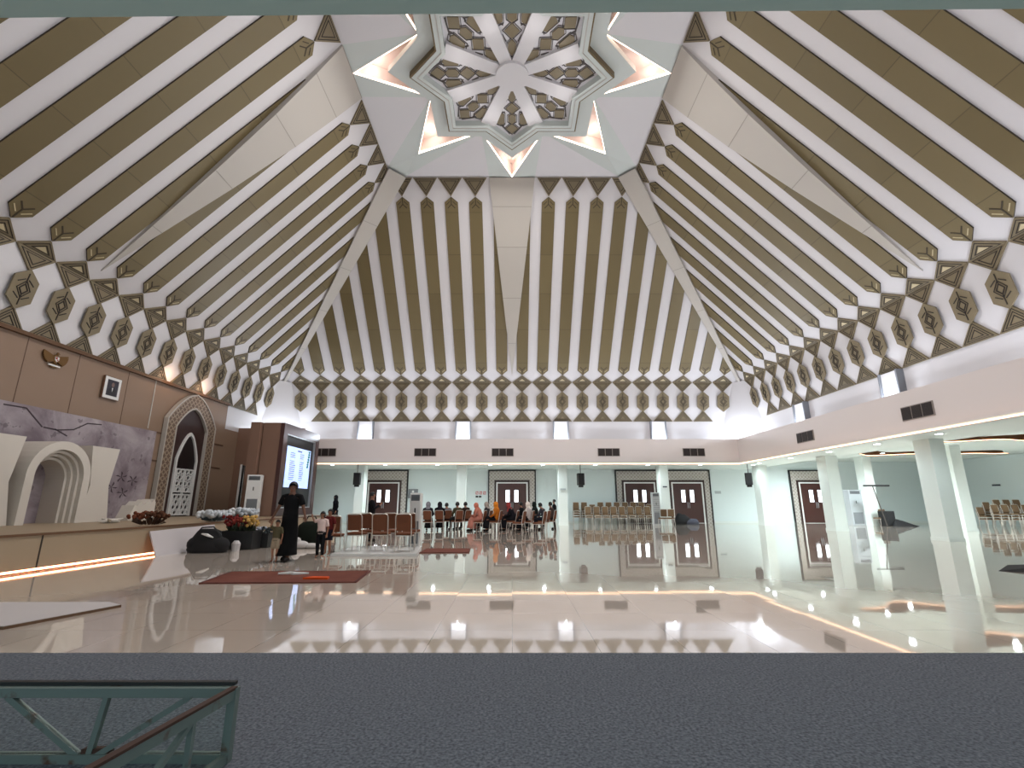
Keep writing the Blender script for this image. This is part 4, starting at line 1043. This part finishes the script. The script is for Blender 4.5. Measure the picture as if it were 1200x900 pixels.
# ------------------------------------------------------------------ things on the floor
rugm = mat('maroon_rug', srgb(128, 62, 48), .9, spec=.1); N = NT(rugm)
n1 = N.new('ShaderNodeTexNoise'); n1.inputs['Scale'].default_value = 2.2; n1.inputs['Detail'].default_value = 6
g_ = N.new('ShaderNodeNewGeometry'); N.link(g_.outputs['Position'], n1.inputs['Vector'])
N.link(N.mix(n1.outputs['Fac'], srgb(88, 46, 40), srgb(130, 84, 72)), N.b.inputs['Base Color'])
def rug(pts, label):
    o = MB(); f = lambda u, s, d: (u, s, d); o.prism(pts, f, 0, .018); r_ = o.build('rug', rugm); tag(r_, label, 'rug')
    o = MB(); o.ring(inset(pts, 1.0), inset(pts, .97), f, .018, .022); o.build('rug_border', mat('rug_border_dark', srgb(80, 34, 30), .9), r_)
rug([(-5.2, 8.6), (-2.62, 8.72), (-2.78, 10.15), (-5.45, 10.0)], 'large flat maroon rug on the glossy floor before the children')
rug([(-2.49, 13.7), (-1.15, 13.75), (-1.22, 15.0), (-2.5, 15.0)], 'small maroon rug on the floor right of the white platform')
mb = MB(); mb.prism([(-.22, -.05), (.22, -.08), (.2, .07), (-.1, .1)], lambda u, s, d: (u, s, d), 0, .03); tag(mb.build('orange_cloth', cm((214, 84, 40)), loc=(-3.42, 9.05, .02)), 'small orange cloth lying on the large maroon rug', 'cloth')
mb = MB(); mb.tube([(-.3, 0, .03), (-.1, .06, .03), (.0, -.02, .03), (.25, .05, .03)], [.02, .035, .04, .015], 7); tag(mb.build('loose_rope', whitep, loc=(-4.05, 9.6, .0)), 'tangled white rope on the large maroon rug', 'cord')
mb = MB(); mb.prism([(-7.6, 6.9), (-5.33, 6.92), (-5.05, 6.75), (-5.4, 5.62), (-7.6, 5.55)], lambda u, s, d: (u, s, d), 0, .035)
bo_ = mb.build('flat_board', mat('board_white', srgb(196, 190, 190), .6)); tag(bo_, 'large white board lying flat on the floor by the stage', 'board')
mb = MB(); mb.prism([(-7.6, 6.9), (-5.33, 6.92), (-5.05, 6.75), (-5.4, 5.62), (-7.6, 5.55)], lambda u, s, d: (u, s, d), .0, .0); 
mb = MB(); a_ = [(-7.6, 6.9), (-5.33, 6.92), (-5.05, 6.75), (-5.4, 5.62), (-7.6, 5.55)]
mb.ring([(x*1.0+ (0.008 if x > -7 else -.008), y+(.008 if y > 6.3 else -.008)) for x, y in a_], a_, lambda u, s, d: (u, s, d), 0, .03); mb.build('board_edge', browntrim, bo_)
# cardboard leaning on the stage front
mb = MB(); mb.add([(-9.0, 12.9, 0), (-8.95, 15.6, 0), (-9.24, 15.6, .66), (-9.26, 12.9, .60), (-8.97, 12.9, 0), (-8.92, 15.6, 0), (-9.21, 15.6, .67), (-9.23, 12.9, .61)], [(0, 1, 2, 3), (7, 6, 5, 4), (0, 4, 5, 1), (3, 2, 6, 7), (0, 3, 7, 4), (1, 5, 6, 2)])
o_ = mb.build('foam_board', mat('foam_white', srgb(190, 184, 186), .7)); tag(o_, 'white foam board leaning against the stage front beside the black bag', 'board')
# black duffel bag
bg = thing('duffel_bag', 'big slumped black bag on the floor before the stage', 'bag', (-8.35, 14.0, 0), .1)
mb = MB(); mb.loft([(0, 0, 0, .50, .30), (0, 0, .08, .54, .33), (0, 0, .25, .50, .31), (-.05, 0, .42, .36, .25), (-.02, 0, .56, .30, .2), (-.06, 0, .62, .2, .12)], 16); mb.ball((.32, -.05, .2), (.26, .22, .2)); mb.ball((-.28, -.02, .22), (.26, .25, .22)); mb.build('body', blackc, bg, True)
mb = MB(); mb.tube([(-.3, -.1, .5), (-.15, -.16, .66), (.15, -.16, .68), (.34, -.1, .46)], .02, 6); mb.build('strap', black, bg)
mb = MB(); mb.tube([(-.1, -.24, .5), (.06, -.27, .47), (.2, -.22, .40)], [.015, .04, .015], 6); mb.build('white_tag', whitep, bg)
mb = MB(); mb.loft([(0, 0, 0, .1, .1), (0, 0, .2, .12, .11), (0, 0, .28, .06, .06)], 10); tag(mb.build('white_sack', mat('sack_white', srgb(190, 186, 186), .8), loc=(-7.78, 14.35, 0)), 'small white sack lying right of the black bag', 'sack')

def crate(name, x, y, w, d, h, label):
    r_ = thing(name, label, 'crate', (x, y, 0), .05)
    mb = MB(); mb.ring([(-w/2, -d/2), (w/2, -d/2), (w/2, d/2), (-w/2, d/2)], [(-w/2+.03, -d/2+.03), (w/2-.03, -d/2+.03), (w/2-.03, d/2-.03), (-w/2+.03, d/2-.03)], lambda u, s, q: (u, s, q), 0, h)
    mb.box(-w/2, w/2, -d/2, d/2, 0, .03); mb.build('body', black, r_)
    mb = MB(); mb.ring([(-w/2-.02, -d/2-.02), (w/2+.02, -d/2-.02), (w/2+.02, d/2+.02), (-w/2-.02, d/2+.02)], [(-w/2+.01, -d/2+.01), (w/2-.01, -d/2+.01), (w/2-.01, d/2-.01), (-w/2+.01, d/2-.01)], lambda u, s, q: (u, s, q), h-.06, h); mb.build('rim', black, r_)
    return r_
def bouquet(x, y, z, w, d, h, cols, label, n=60, leaf=(40, 52, 34), r0=.035, r1=.06):
    r_ = thing('flower_arrangement', label, 'flowers', (x, y, z))
    rnd = random.Random(hash(label) % 1000 if False else int(abs(x)*100))
    lf = MB()
    for i in range(n):
        a = rnd.uniform(0, 2*PI); q = rnd.random()**.5; px_, py_ = cos(a)*q*w/2*.95, sin(a)*q*d/2*.95; hz = h*(.25+.5*rnd.random())
        b_ = (px_*.5, py_*.5, 0); e_ = (px_, py_, hz); t = rnd.uniform(0, PI)
        s_ = .05
        lf.add([b_, (px_+s_*cos(t), py_+s_*sin(t), hz*.7), e_, (px_-s_*cos(t), py_-s_*sin(t), hz*.7)], [(0, 1, 2, 3)])
    lf.build('foliage', mat('leaf_%d' % leaf[0], srgb(*leaf), .7), r_)
    for ci, c_ in enumerate(cols):
        fl = MB()
        for i in range(n//len(cols)):
            a = rnd.uniform(0, 2*PI); q = rnd.random()**.5; xx = cos(a)*q*w/2; 
            if len(cols) > 1: xx = (-w/2+w*(ci+rnd.random())/len(cols))*.95
            fl.ball((xx, sin(a)*q*d/2, h*(.55+.45*rnd.random())), rnd.uniform(r0, r1), 6, 4)
        o_ = fl.build('blossoms', cm(c_), r_, True)
    return r_
crate('planter_crate', PX(280, 15.0), 15.0, .95, .6, .52, 'black crate full of red and yellow flowers beside the stage')
bouquet(PX(279, 15.0), 15.0, .32, .92, .56, .62, [(112, 40, 38), (126, 52, 44), (196, 158, 92)], 'dark red and yellow flowers standing in the black crate', 110)
crate('planter_crate', PX(306, 15.6), 15.6, .55, .5, .42, 'smaller black crate behind the toddler, right of the flower crate')
bouquet(PX(306, 15.6), 15.6, .22, .5, .45, .36, [(178, 184, 196), (52, 58, 60)], 'pale blue-grey plastic flowers in the smaller black crate', 50)
bouquet(-9.75, 13.55, .735, .9, .5, .34, [(116, 66, 48), (84, 54, 38)], 'dry reddish-brown flower bunch lying on the stage edge', 60, (70, 44, 28))
bouquet(-9.75, 16.5, .735, .5, 1.4, .30, [(214, 216, 218), (190, 194, 198)], 'long bunch of white flowers on the stage edge above the black bag', 130, (90, 104, 110), .05, .09)
bouquet(-9.75, 18.2, .735, .5, 1.3, .36, [(214, 216, 218), (186, 192, 198)], 'second bunch of white flowers on the stage edge, nearer the brown wall', 110, (84, 98, 104), .05, .09)
bg = thing('dark_bag', 'dark green-black bag with crumpled top behind the man and the girl', 'bag', (PX(362, 16.2), 16.2, 0))
mb = MB(); mb.loft([(0, 0, 0, .38, .28), (0, 0, .3, .42, .3), (0, 0, .62, .38, .27), (.03, 0, .74, .25, .2)], 14); mb.build('body', cm((24, 30, 24)), bg, True)
mb = MB(); mb.tube([(-.2, 0, .7), (-.1, 0, .9), (.12, 0, .9), (.22, 0, .68)], .02, 6); mb.build('handle', blackc, bg)
mb = MB(); mb.ball((0, 0, .1), (.24, .2, .12)); mb.ball((.3, .05, .07), (.3, .16, .08)); mb.ball((-.12, 0, .2), (.12, .12, .12)); tag(mb.build('crumpled_cloth', mat('cloth_pale', srgb(190, 186, 184), .8), smooth=True, loc=(PX(352, 15.2), 15.2, 0)), 'crumpled pale cloth on the floor between the man and the girl', 'cloth')
# heap of bags at door four
mb = MB(); mb.loft([(0, 0, 0, .62, .4), (0, 0, .2, .6, .42), (-.1, 0, .45, .42, .32), (-.15, 0, .62, .25, .2)], 14); mb.ball((-.25, 0, .45), (.22, .25, .26)); tag(mb.build('black_bag', blackc, smooth=True, loc=(11.05, 32.4, 0)), 'slumped black bag heap in front of the right adjacent back door', 'bag')
mb = MB(); mb.loft([(0, 0, 0, .4, .25), (0, 0, .18, .38, .26), (.05, 0, .36, .2, .18)], 12); mb.ball((.12, 0, .17), (.2, .18, .17)); tag(mb.build('grey_backpack', cm((66, 68, 78)), smooth=True, loc=(11.4, 31.75, 0)), 'blue-grey backpack leaning on the black bag heap by the door', 'bag')
# corner of the right bay: chair, black box, wide mop
place(chairB, PX(1032, 30.3), 30.3, 1.9, 'tan banquet chair beside the black box and wide mop in the right bay', 'right bay chair')
sb_ = thing('floor_speaker', 'black box loudspeaker on the floor of the right bay', 'speaker', (PX(1041, 30.0), 30.0, 0), .2)
MB().rbox(-.3, .3, -.28, .28, 0, .86, .03).build('cabinet', black, sb_); MB().box(-.26, .26, -.29, -.28, .06, .8).build('front_grille', mat('speaker_grille', srgb(34, 34, 36), .8), sb_)
mp = thing('wide_mop', 'wide dust mop stood upside down, its head up by the black box', 'mop', (PX(1040, 29.4), 29.4, 0))
MB().tube([(0, 0, .02), (-.42, .05, 2.3)], .028, 8).build('handle', mat('mop_handle', srgb(70, 64, 60), .5), mp); mb = MB(); mb.rbox(-.95, .55, -.03, .13, 2.28, 2.38, .03); mb.build('mop_head', black, mp)
mb = MB(); mb.add([(-.5, -.3, 0), (.9, -.35, 0), (1.3, .1, 0), (-.2, .35, 0), (-.2, -.1, .42), (.3, 0, .30), (.75, 0, .12)], [(0, 1, 6, 5, 4), (1, 2, 6), (2, 3, 4, 5, 6), (3, 0, 4), (3, 2, 1, 0)]); tag(mb.build('black_cover', blackc, loc=(PX(1050, 29.7)+.15, 29.65, 0)), 'black cloth cover slumped on the floor beside the black box', 'cover')
# folded black cover at the right edge
mb = MB(); mb.add([(9.62, 10.2, 0), (10.5, 9.35, 0), (13.0, 9.3, 0), (13.0, 11.4, 0), (10.8, 11.2, 0), (10.9, 10.1, .16), (12.9, 10.3, .24)], [(0, 1, 5), (1, 2, 6, 5), (2, 3, 6), (3, 4, 5, 6), (4, 0, 5), (4, 3, 2, 1, 0)])
tag(mb.build('black_tarpaulin', blackc), 'pointed black folded tarpaulin on the floor at the right photo edge', 'tarpaulin')

# ------------------------------------------------------------------ steel truss frame at lower left
grn = mat('green_grey_paint', srgb(106, 118, 114), .5); N = NT(grn)
n1 = N.new('ShaderNodeTexNoise'); n1.inputs['Scale'].default_value = 9; n1.inputs['Detail'].default_value = 6
g_ = N.new('ShaderNodeNewGeometry'); N.link(g_.outputs['Position'], n1.inputs['Vector'])
cr = N.new('ShaderNodeValToRGB'); cr.color_ramp.elements[0].position = .60; cr.color_ramp.elements[1].position = .70
cr.color_ramp.elements[0].color = srgb(106, 118, 114); cr.color_ramp.elements[1].color = srgb(84, 58, 42)
N.link(n1.outputs['Fac'], cr.inputs[0]); N.link(cr.outputs[0], N.b.inputs['Base Color'])
rust = mat('rusty_edge', srgb(70, 44, 34), .8)
glm = bpy.data.materials.new('green_glass'); glm.use_nodes = True
t_ = glm.node_tree; b_ = t_.nodes['Principled BSDF']; b_.inputs['Base Color'].default_value = (.90, .97, .95, 1); b_.inputs['Roughness'].default_value = .05; b_.inputs['Transmission Weight'].default_value = 1; b_.inputs['IOR'].default_value = 1.05
XC, YC, ZT = -1.46, 2.86, .34
tr = thing('steel_truss_frame', 'green-painted steel truss box frame with rusty edges on the carpet, lower left', 'frame', (XC, YC, .02))
def L(p_): return p_
MB().bar((-4.2, 0, ZT-.02), (.0, 0, ZT-.02), .045, .045).build('top_rail', grn, tr)
MB().bar((-4.2, .03, ZT+.012), (-.01, .03, ZT+.012), .03, .016).build('rubber_edge', black, tr)
MB().bar((-4.2, 0, .02), (0, 0, .02), .045, .04).build('bottom_rail', grn, tr)
near_ = Vector((-.12, -1.15, 0))
MB().bar((0, 0, ZT-.03), (near_.x, near_.y, ZT-.03), .03, .045).build('side_top_rail', grn, tr)
MB().bar((-.0, 0, ZT+.0), (near_.x, near_.y, ZT+.0), .034, .012).build('rusty_side_edge', rust, tr)
MB().bar((0, 0, .02), (near_.x, near_.y, .02), .03, .04).build('side_bottom_rail', grn, tr)
MB().bar((0, 0, 0), (0, 0, ZT-.0), .04).build('corner_post', grn, tr)
MB().bar((near_.x, near_.y, 0), (near_.x, near_.y, ZT-.0), .04).build('corner_post', grn, tr)
for a_, b_ in (((-.66, ZT-.04), (-.70, .03)), ((-.22, ZT-.04), (-.66, .03)), ((-1.18, ZT-.04), (-.76, .03)), ((-1.3, ZT-.04), (-1.7, .03)), ((-1.72, ZT-.04), (-1.74, .03)), ((-2.2, ZT-.04), (-1.78, .03))):
    MB().bar((a_[0], 0, a_[1]), (b_[0], 0, b_[1]), .028).build('brace', grn, tr)
for t0, t1 in ((.25, .25), (.25, .6), (.95, .6)):
    MB().bar((near_.x*t0, near_.y*t0, ZT-.04), (near_.x*t1, near_.y*t1, .03), .024).build('brace', grn, tr)
MB().box(-.74, -.60, -.01, .03, .0, .06).build('gusset_plate', rust, tr)
mb = MB(); mb.box(-4.2, -.02, -.004, .004, .04, ZT-.03); mb.build('glass_panel', glm, tr)
mb = MB(); mb.add([(-.01, -.02, .04), (near_.x, near_.y, .04), (near_.x, near_.y, ZT-.05), (-.01, -.02, ZT-.05)], [(0, 1, 2, 3)]); mb.build('glass_panel', glm, tr)

# ------------------------------------------------------------------ lights
def area(name, loc, rot, sx, sy, power, col=(1, 1, 1), spread=PI):
    l_ = bpy.data.lights.new(name, 'AREA'); l_.shape = 'RECTANGLE'; l_.size = sx; l_.size_y = sy; l_.energy = power; l_.color = col; l_.spread = spread
    o = bpy.data.objects.new(name, l_); C.objects.link(o); o.location = loc; o.rotation_euler = rot; return o
def point(name, loc, power, col=(1, 1, 1), r=.1):
    l_ = bpy.data.lights.new(name, 'POINT'); l_.energy = power; l_.color = col; l_.shadow_soft_size = r
    o = bpy.data.objects.new(name, l_); C.objects.link(o); o.location = loc; return o
def spot(name, loc, rot, power, col, ang, r=.1, blend=1):
    l_ = bpy.data.lights.new(name, 'SPOT'); l_.energy = power; l_.color = col; l_.spot_size = ang; l_.spot_blend = blend; l_.shadow_soft_size = r
    o = bpy.data.objects.new(name, l_); C.objects.link(o); o.location = loc; o.rotation_euler = rot; return o
cool = (.80, .90, 1.0); neut = (1, .97, .95); warmc = (1, .62, .38)
# fill lamps added on the ledge behind the fascia to light the ceiling evenly
for k, (x, y, rz) in enumerate(((0, CY+14.6, 0), (14.6, CY, -PI/2), (0, CY-14.6, PI))):
    area('ledge_fill', (x, y, FZ1+.14), (math.radians(180+38), 0, rz), 25, .3, 430, (.84, .90, 1.0))
for k, rz in enumerate((0, -PI/2, PI)):
    for x in (-9.45, -3.15, 3.15, 9.45):
        v = Matrix.Rotation(rz, 3, 'Z') @ Vector((x, B0[0]-.62, 0))
        point('pilaster_uplight', (v.x, v.y+CY, FZ1+.25), 60, cool, .08)
for sx, sy in ((1, 1), (-1, 1), (1, -1)):
    point('corner_uplight', (sx*14.1, CY+sy*14.1, FZ1+.4), 130, cool, .15)
for y in (20.9, 23.4): point('warm_uplight', (XL+.45, y, B0[1]+.35), 14, warmc, .06)
for x, y, z in DL:
    spot('downlight_beam', (x, y, z-.05), (0, 0, 0), (540 if abs(x-8.4) > .2 else 330) if x < 14 else (190 if x < 16 else 1200), (.86, .97, 1.0), math.radians(168), .1)
# fill lamps added round the crown, so floor bounce evens out the ceiling
for q in range(8):
    x, y = pol(3.3, q*45+22.5); area('crown_fill', (x, y+CY, HT-.32), (0, 0, 0), 1.0, 1.0, 250, neut)
    x, y = pol(2.2, q*45+22.5); point('rosette_fill', (x, y+CY, HT-.7), 5, neut, .1)  # small fill lamps added to brighten the rosette spokes
    x, y = pol(5.5, q*45); point('cove_lamp', (x, y+CY, HT+.45), 9, (1, .86, .78), .1)
for x, y in ((0, .2), (8, .2), (-8, .2)): spot('front_soffit_light', (x, y, FZ0-.05), (0, 0, 0), 45, (.9, .97, 1), math.radians(160), .15)
w_ = bpy.data.worlds.new('World'); bpy.context.scene.world = w_; w_.use_nodes = True
w_.node_tree.nodes['Background'].inputs[0].default_value = (.62, .80, .86, 1); w_.node_tree.nodes['Background'].inputs[1].default_value = 1.2

# ------------------------------------------------------------------ camera
cam = bpy.data.cameras.new('camera'); co = bpy.data.objects.new('camera', cam); C.objects.link(co)
cam.sensor_width = 36; cam.lens = 36*568/1200; cam.clip_start = .05; cam.clip_end = 200
co.location = (0, 0, 1.3); co.rotation_euler = (PI/2+math.atan(140/568), 0, 0)
s = bpy.context.scene; s.camera = co
s.view_settings.view_transform = 'Standard'; s.view_settings.look = 'None'; s.view_settings.exposure = 0; s.view_settings.gamma = 1
s.view_settings.use_curve_mapping = False
